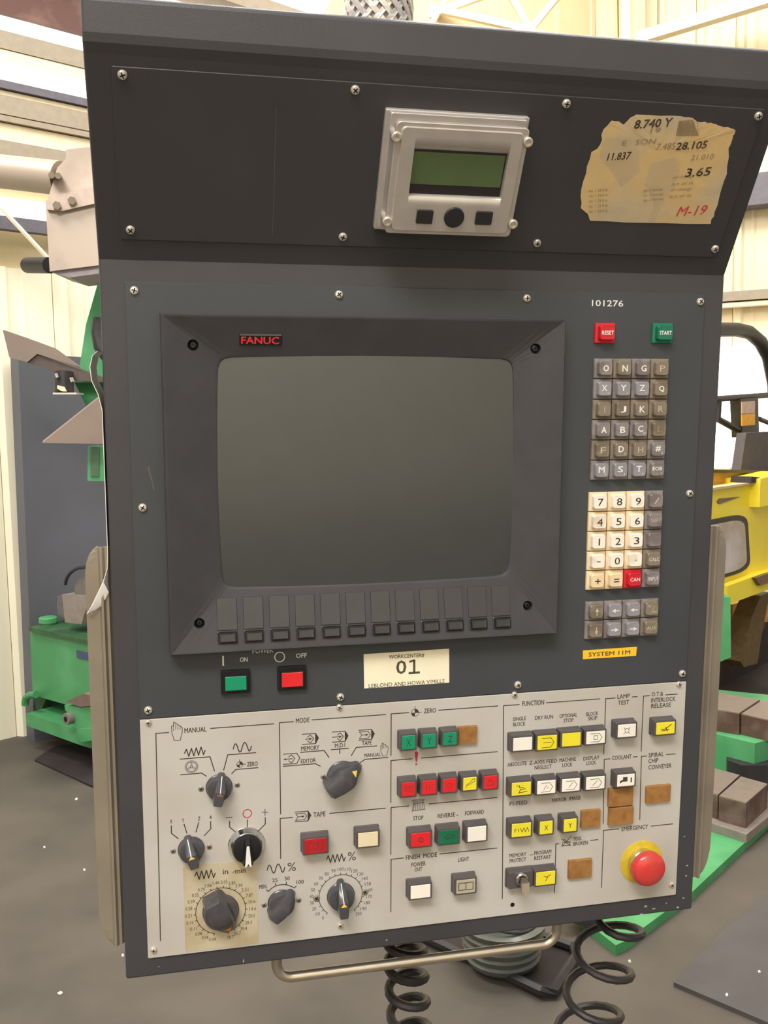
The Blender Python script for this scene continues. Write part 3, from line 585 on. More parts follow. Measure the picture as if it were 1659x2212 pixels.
lathe('switch_cap', M_dark, sw, cu, cv, [(14.4, 9), (14.2, 13), (13, 15), (5, 16.5)], L, 32)
b = MB(); rings = []
for y, hw, ht in ((-13.5, 3.4, 17), (-12, 4.2, 22), (0, 3.2, 23), (9, 2.4, 22), (13, 2.0, 15)):
    rings.append([L(*ring_xy([(x, y)], 0, cu, cv)[0], h) for x, h in ((-hw * 1.8, 9), (-hw, ht - .8), (-hw * .8, ht), (hw * .8, ht), (hw, ht - .8), (hw * 1.8, 9))])
b.loft(rings).build('switch_lever', M_dark, sw)
b = MB()
for sx in (-1, 1): b.add([L(*ring_xy([(x * sx, y)], 0, cu, cv)[0], h) for x, y, h in ((3.1, -12.4, 23.3), (1.7, -12.4, 23.3), (0, -9.4, 23.4), (0, 8.5, 23.3), (1.2, 8.6, 23.3))], [(0, 1, 2, 3, 4)])
b.build('pointer_mark', M_white, sw)
# ------------------------------------------------------------------ wear on the black paint
M_chipp = mat('bare_metal_paint_chip', (158, 148, 142), .5)
for i, (x, y, a, b_) in enumerate(((1478, 1807, 1.6, 1.2), (1484, 1870, 1.8, 1.3), (1482, 1892, 1.5, 1.2), (1476, 1940, 1.6, 1.2), (1464, 1960, 2.0, 1.4), (1395, 1958, 3.2, 1.4), (1412, 1963, 2.6, 1.2), (1386, 1974, 3.0, 1.0), (526, 2076, .8, 3.0), (343, 2088, 1.2, .8), (835, 2031, 1.2, 1.2), (1440, 1951, 1.5, .8))):
    u, v = uv(x, y, 0); P = Print(h=.06); P.poly([(u + a * math.cos(t) * random.uniform(.5, 1.1), v + b_ * math.sin(t) * random.uniform(.5, 1.1)) for t in [k * .785 for k in range(8)]]); P.build('paint_chip', M_chipp, house)
u, v = uv(324, 1030, 2); P = Print(h=2.06); P.line([(u - 1, v - 9), (u, v - 3), (u + 2, v + 5), (u + 3, v + 12)], 1.4); P.build('paint_scrape', mat('scraped_paint', (92, 78, 70), .6), SP)
P = Print(LU, 1.66, 1); P.line([uw(597, 235, 1.6), uw(594, 330, 1.6), uw(592, 420, 1.6), uw(588, 512, 1.6)], .35); P.build('scratch', mat('pale_scratch', (104, 98, 100), .6), HP)
# ------------------------------------------------------------------ screen bezel
BU0, BU1, BV0, BV1, BH = 31.5, 405.0, 29.0, 334.0, 18.0
OU0, OU1, OV0, OV1, OH = 78.8, 359.2, 65.0, 276.8, 4.4
def side_ring(u0, u1, v0, v1, h, bulge=0, r=0, k=22):
    pts = []
    cs = [(u0, v0), (u1, v0), (u1, v1), (u0, v1)]; cx, cy = (u0 + u1) / 2, (v0 + v1) / 2
    for i in range(4):
        a, b = cs[i], cs[(i + 1) % 4]
        for j in range(k):
            t = (1 - math.cos(math.pi * j / k)) / 2; x = a[0] + (b[0] - a[0]) * t; y = a[1] + (b[1] - a[1]) * t
            if bulge:
                q = bulge * (1 - (2 * t - 1) ** 2); d = (b[1] - a[1], -(b[0] - a[0])); l = math.hypot(*d); x += d[0] / l * q; y += d[1] / l * q
            if r:
                dx = max(abs(x - cx) - ((u1 - u0) / 2 - r), 0); dy = max(abs(y - cy) - ((v1 - v0) / 2 - r), 0)
                if dx > 0 and dy > 0 and math.hypot(dx, dy) > r:
                    s_ = r / math.hypot(dx, dy); x = cx + math.copysign((u1 - u0) / 2 - r + dx * s_, x - cx); y = cy + math.copysign((v1 - v0) / 2 - r + dy * s_, y - cy)
            pts.append(L(x, y, h))
    return pts
bz = MB().loft([side_ring(BU0 - 2.5, BU1 + 2.5, BV0 - 2.5, BV1 + 2.5, 1.6), side_ring(BU0 - 1.6, BU1 + 1.6, BV0 - 1.6, BV1 + 1.6, BH - 1.2), side_ring(BU0 - .6, BU1 + .6, BV0 - .6, BV1 + .6, BH), side_ring(BU0 + 1, BU1 - 1, BV0 + 1, BV1 - 1, BH - .3),
                side_ring(OU0 - 1.6, OU1 + 1.6, OV0 - 1.6, OV1 + 1.6, OH + .3, 2, 11), side_ring(OU0, OU1, OV0, OV1, OH - .4, 2, 10), side_ring(OU0 + .6, OU1 - .6, OV0 + .6, OV1 - .6, 2.2, 2, 10)], False, False)
bez = bz.build('screen_bezel', M_bezel, PEN); bez['label'] = 'black textured bezel sloping in to the screen'
hole_px = ((417, 745), (1160, 753), (1142, 1310), (431, 1348))
cut = MB()
for x, y in hole_px:
    u, v = uv(x, y, 14); cut.loft([[L(u + 4.9 * math.cos(i * math.pi / 10), v + 4.9 * math.sin(i * math.pi / 10), h) for i in range(20)] for h in (4, 30)])
co = cut.build('hole_cutter', M_hole, PEN)
bpy.context.view_layer.update()
md = bez.modifiers.new('b', 'BOOLEAN'); md.object = co; md.operation = 'DIFFERENCE'; md.solver = 'EXACT'
bpy.context.view_layer.update()
nm = bpy.data.meshes.new_from_object(bez.evaluated_get(bpy.context.evaluated_depsgraph_get())); bez.modifiers.clear(); bez.data = nm
nm.materials.clear(); nm.materials.append(M_bezel); bpy.data.objects.remove(co)
for x, y in hole_px:
    u, v = uv(x, y, 14); o = lathe('bezel_screw', M_hole, bez, u, v, [(4.7, 2), (4.7, 7.0), (4.2, 7.4), (1, 7.4)], L, 16)
    lathe('screw_head', M_dark, o, u, v, [(3.0, 7.2), (3.0, 9), (2.2, 9.6), (1.2, 9.6), (1.1, 8.4)], L, 14)
# domed glass
gl = MB(); N = 16; vs = []; fs = []
for j in range(N + 1):
    for i in range(N + 1):
        a = i / N * 2 - 1; c_ = j / N * 2 - 1; d = 1 - max(abs(a), abs(c_)) ** 2 * .0
        u = (OU0 + OU1) / 2 + a * ((OU1 - OU0) / 2 + 3); v = (OV0 + OV1) / 2 + c_ * ((OV1 - OV0) / 2 + 3)
        vs.append(L(u, v, 2.3 + 3.4 * (1 - .5 * a * a - .5 * c_ * c_)))
for j in range(N):
    for i in range(N): k = j * (N + 1) + i; fs.append((k, k + 1, k + N + 2, k + N + 1))
g_ = gl.add(vs, fs).build('screen_glass', M_crt, bez, True); g_['label'] = 'dark domed picture tube glass'
# soft keys on the lower slope
sl = math.hypot(BV1 - OV1, BH - OH); cs_, ss_ = (BV1 - OV1) / sl, (BH - OH) / sl
def LS(u, s_, h=0): return L(u, OV1 + s_ * cs_ - h * ss_, OH + s_ * ss_ + h * cs_)
M_win = mat('softkey_window_plastic', (58, 57, 60), .32, var=.08, coat=.15)
ka = uv(492, 1373, 17)[0]; kb = uv(1085.5, 1339.5, 17)[0]
for i in range(12):
    u = ka + (kb - ka) * i / 11.0
    w_ = stack('softkey_window', M_win, bez, u, 24.5, [(18.6, 30, .6, -1), (18.6, 30, .6, .3), (17.9, 29.3, .5, .75)], LS)
    o = stack('softkey', M_key, PEN, u, 46.2, [(15.4, 8.8, 1, -1), (15.4, 8.8, 1, 2.6), (14.2, 7.6, 1, 3.6), (12, 5.5, .8, 3.4)], LS)
    b = MB(); b.loft([rr(u, 46.2, 18.6, 11.6, 1.2, .2, LS), rr(u, 46.2, 18.6, 11.6, 1.2, 1.1, LS), rr(u, 46.2, 17.6, 10.6, 1, 1.4, LS), rr(u, 46.2, 16.6, 9.8, 1, .3, LS)], False, False).build('softkey_surround', M_win, o)
# maker's logo on the upper slope
sl2 = math.hypot(OV0 - BV0, BH - OH); c2_, s2_ = (OV0 - BV0) / sl2, (BH - OH) / sl2
def LT(u, s_, h=0): return L(u, BV0 + s_ * c2_ + h * s2_, BH - s_ * s2_ + h * c2_)
la = uv(523, 733, 13.5); lb = uv(604, 735, 13.5); lu = (la[0] + lb[0]) / 2; lsv = (la[1] - BV0) / c2_
lg = stack('maker_badge', M_dark, bez, lu, lsv - .4, [(38, 10.6, .4, -1), (38, 10.6, .4, .5), (37.4, 10, .4, .7)], LT)
P = Print(LT, .8); P.text('FANUC', lu - .4, lsv + .5, 33.5, 6.6, .035); P.build('badge_lettering', M_fred, lg)
P = Print(LT, .8); P.line([(lu - 18, lsv - 4.6), (lu + 18, lsv - 4.6)], 1.3); P.build('badge_bar', mat('badge_grey', (110, 106, 106), .5), lg)
# ------------------------------------------------------------------ power buttons and white print on the screen panel
CR['P'] = (440, 1240, 6.38); CR['W'] = (780, 1390, 8.295); CR['N'] = (1150, 600, 3.26); CR['Y'] = (1255, 1270, 9.217); CR['K'] = (1260, 690, 8.295)
def pbutton(x0, y0, x1, y1, lens, label):
    hb = 8.0; cu, cv, w, hh = rect('P', x0, y0, x1, y1, hb)
    o = stack('power_button', M_dark, PEN, cu, cv - .6, [(w + 7.6, hh + 9.6, 1, 1.5), (w + 7.6, hh + 9.6, 1, 5.2), (w + 6.6, hh + 8.6, 1, 6), (w + 5, hh + 7, .8, 6), (w + 4.6, hh + 6.6, .8, 5), (w + 2, hh + 2, .6, 5), (w + 1.6, hh + 1.6, .6, 7.4)])
    stack('button_lens', LENS[lens], o, cu, cv, [(w, hh, .5, 5), (w, hh, .5, hb - .2), (w - .6, hh - .6, .5, hb)]); o['label'] = label
pbutton(298, 1410, 590, 1610, 'g', 'green power on button'); pbutton(1078, 1355, 1368, 1560, 'r', 'red power off button')
WH = Print()
tx('P', 'POWER', 672, 958, 1056, 66, WH); tx('P', 'ON', 500, 605, 1178, 66, WH); tx('P', 'OFF', 1272, 1420, 1122, 66, WH); ln('P', (268, 1134), (268, 1258), w=1.5, ink=WH)
u, v = pp('P', 1047, 1143); WH.ring(u, v, 4.7, .9)
WH.build('power_legend', M_white, SP)
WH = Print(); tx('N', '101276', 420, 640, 180, 46, WH, off=.015); WH.build('serial_number', M_white, SP)
# number card, yellow label strip
def quadplate(name, m, pts, h0, h1, parent=None, fn=L):
    q = MB().loft([[fn(x, y, h) for x, y in pts] for h in (h0, h1)]).build(name, m, parent); return q
qs = [pp('W', *p) for p in ((45, 190), (1575, 92), (1578, 700), (55, 805))]
card = quadplate('number_card', M_card, qs, H0 + .02, H0 + .5); card.matrix_world = MW
tag(card, 'ivory card numbered 01 stuck below the screen bezel', 'card')
P = Print(h=H0 + .56)
tx('W', 'WORKCENTER#', 500, 1130, 225, 80, P, off=.02); tx('W', '0', 630, 805, 422, 255, P, off=.02); P.line([pp('W', 950, 300), pp('W', 950, 515)], 2.3); P.line([pp('W', 945, 300), pp('W', 872, 325)], 2.0); tx('W', 'LEBLOND AND HOWA V/MILLS', 140, 1495, 712, 76, P, off=.01); a, b_ = pp('W', 862, 527), pp('W', 1038, 517)
P.line([(a[0], (a[1] + b_[1]) / 2), (b_[0], (a[1] + b_[1]) / 2)], 2.2)
P.build('card_lettering', mat('card_ink', (78, 72, 60), .6), card)
qs = [pp('Y', *p) for p in ((35, 1245), (1110, 1172), (1092, 1350), (35, 1418))]
st_l = quadplate('yellow_label_strip', M_ylab, qs, H0 - .3, H0 + .5, PEN)
P = Print(h=H0 + .56); tx('Y', 'SYSTEM 11M', 150, 975, 1300, 84, P, off=.03); P.build('strip_lettering', mat('strip_ink', (84, 64, 28), .6), st_l)
# ------------------------------------------------------------------ keys
def key(cu, cv, w, hh, m, legend=None, sub=None, ink=None, size=(.42, .46), sk=None, off=.02):
    o = stack('key', sk or m, PEN, cu, cv, [(w, hh, .6, 1.5), (w, hh, .6, 4.0), (w - .8, hh - .8, .6, 4.6), (w - 4.4, hh - 4.6, 1.8, 5.0)])
    stack('key_top', m, o, cu + .3, cv - .2, [(w - 4.6, hh - 4.8, 2, 4.6), (w - 5.6, hh - 6, 2.2, 9.2), (w - 6.6, hh - 7, 2.2, 9.9), (w - 8.4, hh - 8.8, 2, 9.8)], smooth=False)
    if legend or sub:
        P = Print(h=10.05); tw, th = w - 6.4, hh - 6.4
        if callable(legend): legend(P, cu + .3, cv - .2, tw, th)
        elif legend:
            sc = 1 if len(legend) == 1 else 1.9 if len(legend) <= 3 else 2.0
            ws = {'I': .12, '1': .25, 'M': 1.15, '.': .2, '-': .7, 'W': 1.2}.get(legend, 1)
            hs = {'.': .2, '-': .12, '=': .5, '+': .75}.get(legend, 1)
            P.text(legend, cu + .3 - (.9 if sub else 0), cv - .2 - (.9 if sub else 0), tw * size[0] * sc * ws, th * size[1] * (1 if sc == 1 else .62) * hs, off)
        if sub: P.text(sub, cu + 3.6, cv + 3.6, 1.3 * len(sub), 1.9, .0)
        P.build('key_legend', ink or M_white, o)
    return o
def grid(tl, tr_, bl, br, rows, cols):
    q = [uv(*p, 4) for p in (tl, tr_, bl, br)]
    u0 = (q[0][0] + q[2][0]) / 2; u1 = (q[1][0] + q[3][0]) / 2; v0 = (q[0][1] + q[1][1]) / 2; v1 = (q[2][1] + q[3][1]) / 2
    pu, pv = (u1 - u0) / cols, (v1 - v0) / rows
    return lambda r, c: (u0 + pu * (c + .5), v0 + pv * (r + .5), pu - .7, pv - .8)
M_faint = mat('worn_key_print', (190, 178, 156), .6); M_faint2 = mat('nearly_gone_key_print', (138, 122, 104), .6)
M_kink = mat('dark_key_print', (48, 44, 40), .6)
g1 = grid((1283.5, 774), (1447, 774), (1274.2, 1038), (1432, 1034), 6, 4)
KA = ['ONGP', 'XYZQ', 'IJKR', 'ABCL', 'FDH#', 'MST;']; brown = set('NPQIJKRLFDH'); faint = set('PRFHI'); gone = set('L')
subs = dict(X='U', Y='V', Z='W', C='SP', H='', D='?', M='[', S=']', T='(')
for r_, row in enumerate(KA):
    for c_, ch in enumerate(row):
        cu, cv, w, hh = g1(r_, c_)
        m = M_kbrn if ch in brown else M_kblu if ch in 'XYZMST' else M_kcap
        key(cu, cv, w, hh, m, 'EOB' if ch == ';' else ch, subs.get(ch) or (',' if ch == '#' else ')' if ch == ';' else None), M_faint2 if ch in gone else M_faint if ch in faint else M_white, sk=M_kcap if ch not in brown else None, off=.03 if ch not in faint else .0)
g2 = grid((1272.7, 1062.3), (1432.2, 1059.2), (1264, 1274.8), (1424.5, 1268.4), 5, 4)
KN = [('7', '8', '9', '/'), ('4', '5', '6', 'SHIFT'), ('1', '2', '3', ''), ('-', '0', '.', 'CALC'), ('+', '=', 'CAN', 'INPUT')]
for r_, row in enumerate(KN):
    for c_, ch in enumerate(row):
        cu, cv, w, hh = g2(r_, c_)
        if ch == 'CAN': o = key(cu, cv, w, hh, M_kred, ch, off=.02)
        elif c_ == 3: o = key(cu, cv, w, hh, M_kcap if ch != 'CALC' else M_kbrn, ch or None, ink=M_faint if ch in ('SHIFT', '/') else M_white, off=.0)
        else: o = key(cu, cv, w, hh, M_kcrm if ch in '+=' else M_kwht, ch, ink=M_kink, size=(.44, .56), off=.0, sk=M_kcrm)
g3 = grid((1264, 1299), (1423, 1292.3), (1262, 1380.7), (1420, 1373.6), 2, 4)
def arrow(dx, dy, big=1.0):
    def f(P, u, v, w, h):
        a = w * .28; P.line([(u - dx * a, v - dy * a), (u + dx * a * .3, v + dy * a * .3)], .9 * big)
        P.poly([(u + dx * a * 1.1, v + dy * a * 1.1), (u + dx * a * .0 + dy * a * .55, v + dy * a * .0 - dx * a * .55), (u - dy * a * .55, v + dx * a * .55)])
    return f
def slash(P, u, v, w, h): P.text('NC', u - .22 * w, v - .25 * h, w * .36, h * .22, 0); P.text('PC', u + .24 * w, v + .25 * h, w * .36, h * .22, 0); P.line([(u - .12 * w, v + .3 * h), (u + .2 * w, v - .25 * h)], .4)
for r_, row in enumerate((((arrow(0, -1), M_kbrn), (arrow(-1, 0, 1.2), M_kblu), (arrow(-1, 0), M_kblu), (slash, M_kbrn)), ((arrow(0, 1), M_kbrn), (arrow(1, 0, 1.2), M_kblu), (arrow(1, 0), M_kblu), ('AUX', M_kbrn)))):
    for c_, (lgd, m) in enumerate(row):
        cu, cv, w, hh = g3(r_, c_); key(cu, cv, w, hh, m, lgd, ink=M_faint if (c_ == 0 or lgd is slash or lgd == 'AUX') else M_white, sk=M_kcap, off=0)
for (x0, y0, x1, y1, m, t) in ((215, 60, 560, 430, M_kred, 'RESET'), (1245, 65, 1590, 430, M_kgrn, 'START')):
    a = pp('K', x0, y0, 4); b_ = pp('K', x1, y1, 4); o = key((a[0] + b_[0]) / 2, (a[1] + b_[1]) / 2, b_[0] - a[0], b_[1] - a[1], m, t, off=.03); o['label'] = ('red RESET key' if t == 'RESET' else 'green START key')
# ------------------------------------------------------------------ digital readout on the hood
CR['D'] = (800, 220, 4.484)
def dw(x, y, h): a = CR['D']; return uw(a[0] + x / a[2], a[1] + y / a[2], h)
ro = stack('digital_readout', M_alu, PEN, 281, 89.5, [(126, 103, 1.5, 1.4), (126, 103, 1.5, 6.5), (125, 102, 1.5, 7)], LU); ro['label'] = 'silver digital readout with a green display and three buttons'
stack('mounting_plate', M_alu, ro, 280.5, 90.5, [(119, 100, 1.5, 6.8), (119, 100, 1.5, 13.4), (118, 99, 1.5, 14)], LU)
fr = stack('readout_gasket', mat('readout_side_grey', (150, 144, 140), .5, metal=.3), ro, 280.8, 90.3, [(112, 90, 4, 13.8), (112, 90, 4, 24)], LU)
FH = 30.0
# face with an open window whose upper and lower edges curve in to the display
uL, uR, wB, wT_ = 223.2, 338.3, 43.0, 137.8
a = dw(390, 345, FH); wl0 = uw(800 + 440 / 4.484, 220 + 345 / 4.484, FH); wr0 = dw(1380, 380, FH); wbl = dw(385, 1000, FH)
iu0, iu1, iw1, iw0 = wl0[0], wr0[0] - 1.0, wl0[1], wbl[1]
def LUr(u, w, h): return LU(u, w, h)
face = MB()
face.loft([rr((uL + uR) / 2, (wB + wT_) / 2, uR - uL, wT_ - wB, 4, 24, LU, 4), rr((uL + uR) / 2, (wB + wT_) / 2, uR - uL, wT_ - wB, 4, FH - 2.6, LU, 4), rr((uL + uR) / 2, (wB + wT_) / 2, uR - uL - 1.2, wT_ - wB - 1.2, 4, FH - 2, LU, 4),
           rr((uL + uR) / 2, (wB + wT_) / 2, uR - uL - 9, wT_ - wB - 7, 4, FH - 2, LU, 4), rr((uL + uR) / 2, (wB + wT_) / 2, uR - uL - 10.2, wT_ - wB - 8.2, 4, FH, LU, 4),
           rr((iu0 + iu1) / 2, (iw0 + iw1) / 2, iu1 - iu0, iw1 - iw0, .4, FH, LU, 4)], True, False)
fo = face.build('readout_face', M_alu, ro)
d0 = FH - 5.4
lw1 = dw(900, 478, d0)[1]; lw0 = dw(850, 905, d0)[1]
b = MB(); prof_ = [(iw1, FH), (iw1 - 1.2, FH - .1)] + [(iw1 - 1.2 - (iw1 - lw1 - 1.2) * t, FH - 5.3 * (1 - math.cos(t * math.pi / 2))) for t in (.2, .4, .6, .8, 1)]
b.loft([[LU(u, w, h) for w, h in prof_] for u in (iu0, iu1)], False, False, closed=False)
prof2 = [(lw0, d0), (lw0 - .4, FH - 3), (lw0 - 2, FH - 1.0), (lw0 - 6, FH), (iw0, FH)]
b.loft([[LU(u, w, h) for w, h in prof2] for u in (iu0, iu1)], False, False, closed=False)
for u in (iu0, iu1): b.add([LU(u, w, h) for w, h in prof_ + [(lw1, d0 - .3), (lw0, d0 - .3)] + prof2], [tuple(range(len(prof_) + 2 + len(prof2)))])
b.build('window_surround', M_alu, fo, True, 50)
MB().loft([[LU(u, w, h) for u, w in ((iu0, lw1 + .5), (iu1, lw1 + .5), (iu1, lw0 - .5), (iu0, lw0 - .5))] for h in (d0 - 2, d0)]).build('display_frame', mat('display_black', (46, 42, 44), .3), ro)
sT = dw(860, 500, d0)[1]; sB = dw(850, 812, d0)[1]
MB().loft([[LU(u, w, h) for u, w in ((iu0 + 1, sT), (iu1 - 1.2, sT), (iu1 - 1.2, sB), (iu0 + 1, sB))] for h in (d0 - 1, d0 + .4)]).build('green_display', M_lcd, ro)
for x0, x1, y0, y1 in ((445, 612, 1050, 1185), (1018, 1188, 1065, 1195)):
    a = dw(x0 + 4, (y0 + y1) / 2, FH + 2); b_ = dw(x1 - 4, (y0 + y1) / 2, FH + 2); t_ = dw((x0 + x1) / 2, y0, FH + 2); d_ = dw((x0 + x1) / 2, y1, FH + 2)
    stack('readout_button', M_key, ro, (a[0] + b_[0]) / 2, (t_[1] + d_[1]) / 2, [(b_[0] - a[0], t_[1] - d_[1], 1.2, FH - 1), (b_[0] - a[0], t_[1] - d_[1], 1.2, FH + 1.4), (b_[0] - a[0] - 1.2, t_[1] - d_[1] - 1.2, 1, FH + 2)], LU)
a = dw(815, 1125, FH + 2); e = dw(912, 1125, FH + 2)
lathe('round_button', M_key, ro, a[0], a[1], [(e[0] - a[0], FH - 1), (e[0] - a[0], FH + 1.4), (e[0] - a[0] - .7, FH + 2), (1, FH + 2)], LU, 28)
for x, y in ((255, 343), (1530, 395), (1385, 1190), (165, 1165)):
    a = dw(x, y, FH); o = lathe('standoff', M_alu, ro, a[0], a[1], [(3.2, 6.5), (3.2, FH - 2)], LU, 14)
    lathe('socket_screw', M_screw, o, a[0], a[1], [(4.3, FH - 2.4), (4.3, FH - .2), (3.6, FH + .6), (2.2, FH + .6), (2.0, FH - 1)], LU, 16)
# ------------------------------------------------------------------ stained paper note on the hood
CR['O'] = (1240, 230, 4.608)
def ow(x, y, h=1.7): a = CR['O']; return uw(a[0] + x / a[2], a[1] + y / a[2], h)
out = [(165, 1140), (130, 1070), (75, 1010), (60, 900), (95, 740), (130, 590), (180, 460), (265, 380), (275, 280), (330, 185), (370, 145), (450, 150), (490, 180), (560, 120), (625, 82), (850, 90), (1060, 98), (1180, 115), (1230, 150), (1330, 160), (1420, 180), (1500, 205), (1580, 215), (1610, 245), (1575, 320), (1545, 420), (1530, 590), (1500, 740), (1460, 860), (1420, 990), (1390, 1090), (1355, 1170), (900, 1155), (500, 1148)]
dense = []
for i, p in enumerate(out):
    q = out[(i + 1) % len(out)]; k = 3 if 8 < i < 24 else 2
    for j in range(k): t = j / k; dense.append((p[0] + (q[0] - p[0]) * t + random.uniform(-9, 9), p[1] + (q[1] - p[1]) * t + random.uniform(-7, 7)))
np_ = [ow(*p) for p in dense]; cx = sum(p[0] for p in np_) / len(np_); cy = sum(p[1] for p in np_) / len(np_)
b = MB(); rings = []
for k, (sc, h) in enumerate(((1, 1.62), (1, 2.0), (.93, 2.0), (.7, 2.25), (.4, 2.1), (.12, 2.3))):
    rings.append([LU(cx + (x - cx) * sc, cy + (y - cy) * sc, h + (random.uniform(-.05, .12) if k > 1 else 0)) for x, y in np_])
note = b.loft(rings).build('paper_note', M_paper, None, True); note.matrix_world = MW
tag(note, 'torn stained paper note with handwritten numbers on the black hood', 'paper note')
for pts in (((300, 300), (560, 300), (650, 420), (650, 640), (470, 800), (380, 660), (250, 480)), ((760, 560), (1000, 500), (1050, 640), (960, 860), (860, 1000), (800, 1150), (740, 1140), (800, 950), (700, 770)), ((1040, 140), (1180, 130), (1240, 290), (1010, 290))):
    q = [ow(*p) for p in pts]; P = Print(LU, 2.42, 1); P.poly(q); P.build('note_patch', M_patch if pts[0][0] < 1000 else mat('note_stamp', (160, 138, 106), .8, alpha=.6), note)
NT = Print(LU, 2.5, 1); NP = Print(LU, 2.5, 1); NR = Print(LU, 2.5, 1)
def nt(P, t, x0, x1, y, hh, off=.03, sl=.15):
    a = ow(x0, y); b_ = ow(x1, y); m = ow((x0 + x1) / 2, y); e = ow((x0 + x1) / 2, y - hh / 2); f = ow((x0 + x1) / 2, y + hh / 2)
    P = P if P is NR else Print(LU, 2.5, 1); P.text(t, m[0], m[1], b_[0] - a[0], e[1] - f[1], off, sl, math.atan2(b_[1] - a[1], b_[0] - a[0]) + .06)
    if P is not NR: P.build('handwriting', M_pencil if off <= 0 else M_marker, note)
nt(NT, '8.740 Y', 605, 970, 165, 85); nt(NT, '28.105', 1020, 1320, 385, 75); nt(NT, '11.837', 335, 560, 492, 75, .02); nt(NT, '3.65', 1115, 1355, 650, 85, .02)
nt(NP, 'E   SON', 480, 810, 352, 55, 0); nt(NP, '7.485', 820, 1005, 395, 65, 0); nt(NP, '21.010', 1165, 1385, 500, 55, -.01); nt(NP, '19', 760, 860, 235, 50, 0)
for i in range(4): nt(NP, 'is.n or in' if i % 2 else 'all change', 985 - 12 * i, 1190 - 10 * i, 700 + 62 * i, 34, 0)
for i in range(5): nt(NP, 'no. 1 24 0 in', 150, 330, 830 + 52 * i, 28, -.01)
for i in range(3): nt(NP, 'op. 2 tool set', 690, 880, 830 + 48 * i, 34, 0)
for i in range(4): nt(NP, '0.12 4.1', 1045, 1230, 160 + 36 * i, 24, 0)
nt(NR, 'M-19', 1035, 1315, 1035, 100, -.01, .3)
NR.build('red_writing', mat('red_marker', (204, 62, 70), .7), note)
# ------------------------------------------------------------------ side guards, handle, conduit
for side in (0, 1):
    f = (lambda u: u) if side == 0 else (lambda u: 560 - u)
    b = MB(); rings = []
    for v, uo in ((236, -33), (239, -37), (244, -40.5), (251, -43), (260, -44.3), (300, -44.5), (580, -45), (598, -44.5), (612, -42), (622, -38), (628, -33)):
        pts = [(-19, -9), (-22, -9), (-24, -6), (-26.5, -6), (-28.6, -2.5), (-30.5, -2.5), (-32.4, -6.5), (min(uo, -33), -8)]
        ring = [L(f(u), v, h) for u, h in pts] + [L(f(u), v, h - 1.6) for u, h in reversed(pts)]
        rings.append(ring)
    o = b.loft(rings).build('side_guard', M_steel, PEN); o['label'] = 'bent stainless guard strip along the side of the housing'
hp = [L(126, 655, -16), L(126, 676, -16)]
for i in range(1, 7): a = i / 7 * math.pi / 2; hp.append(L(126 + 16 * (1 - math.cos(a)), 676 + 16 * math.sin(a), -16))
hp += [L(142, 692, -16), L(414, 692, -16)]
for i in range(1, 7): a = i / 7 * math.pi / 2; hp.append(L(414 + 16 * math.sin(a), 692 - 16 * (1 - math.cos(a)), -16))
hp += [L(430, 676, -16), L(430, 655, -16)]
o = MB().tube(hp, .0054, 14).build('grab_handle', M_tube, PEN, True); o['label'] = 'worn chrome bar handle under the housing'
CH = -75.0
cu1 = uv(747, 20, CH)[0]; cu2 = uv(889, 20, CH)[0]; CRd = (cu2 - cu1) / 2000.; cb = Vector(((cu1 + cu2) / 2000., -CH / 1000., TOPZ))
co_ = MB().tube([cb, cb + Vector((0, 0, .6))], CRd * .96, 28).build('braided_conduit', mat('conduit_core', (120, 112, 108), .5, metal=.3), PEN, True); co_['label'] = 'braided metal conduit rising from the top'
co_.data.transform(Matrix.Translation(-cb)); co_.location = cb
M_braid = mat('braid_wire', (214, 208, 202), .35, metal=.5, var=.2, scale=200)
for sgn in (1, -1):
    b = MB(); rings = []; n_s = 60
    for i in range(n_s + 1):
        z = .5 * i / n_s; a = sgn * z / (CRd * 1.15); ph = (i % 6) / 6.0 * 2 * math.pi
        rad = CRd + .0009 * math.sin(z / .5 * 2 * math.pi * 14) * sgn; wd = .0078 / CRd
        rings.append([Vector((q * math.cos(a + t), q * math.sin(a + t), z)) for q, t in ((rad - .0008, -wd * .5), (rad + .0006, -wd * .4), (rad + .0006, wd * .4), (rad - .0008, wd * .5))])
    s0_ = b.loft(rings).build('braid_strand', M_braid, co_)
    for i in range(1, 16):
        c = s0_.copy(); link(c, co_); c.rotation_euler.z = 2 * math.pi * i / 16
lathe_pts = [[cb + Vector((r_ * math.cos(t * math.pi / 12), r_ * math.sin(t * math.pi / 12), z)) for t in range(24)] for r_, z in ((CRd * 1.25, -.004), (CRd * 1.25, .006), (CRd * 1.1, .009))]
MB().loft(lathe_pts).build('conduit_flange', M_dkst, PEN)
# sheet hanging on the left side
b = MB(); rings = []
for v, u in ((60, -25), (64, -29.5), (74, -32), (86, -31), (98, -26), (112, -23), (180, -23), (240, -23), (256, -24), (268, -28), (280, -34), (290, -39), (297, -43)):
    k = max(0, (v - 250) / 47.0)
    rings.append([L(u, v, -1 - 1 * k), L(u - .2 + 4 * math.sin(math.pi * k), v + 9 * math.sin(math.pi * min(k, 1)), -30 + 27 * min(1, k * 4)), L(u - .3 + 5 * math.sin(math.pi * k), v + 11 * math.sin(math.pi * k), -80 + 76 * min(1, k * 4)), L(u - .9 + 5 * math.sin(math.pi * k), v + 11 * math.sin(math.pi * k), -80 + 75 * min(1, k * 4)), L(u - .8 + 4 * math.sin(math.pi * k), v + 9 * math.sin(math.pi * k), -30 + 26 * min(1, k * 4)), L(u - .6, v, -1 - 1.5 * k)])
sh = b.loft(rings).build('hanging_sheet', mat('laminated_sheet', (226, 222, 216), .35, var=.03), None, True, 30); sh.matrix_world = MW
tag(sh, 'thin white laminated sheet hanging along the side of the pendant', 'paper')
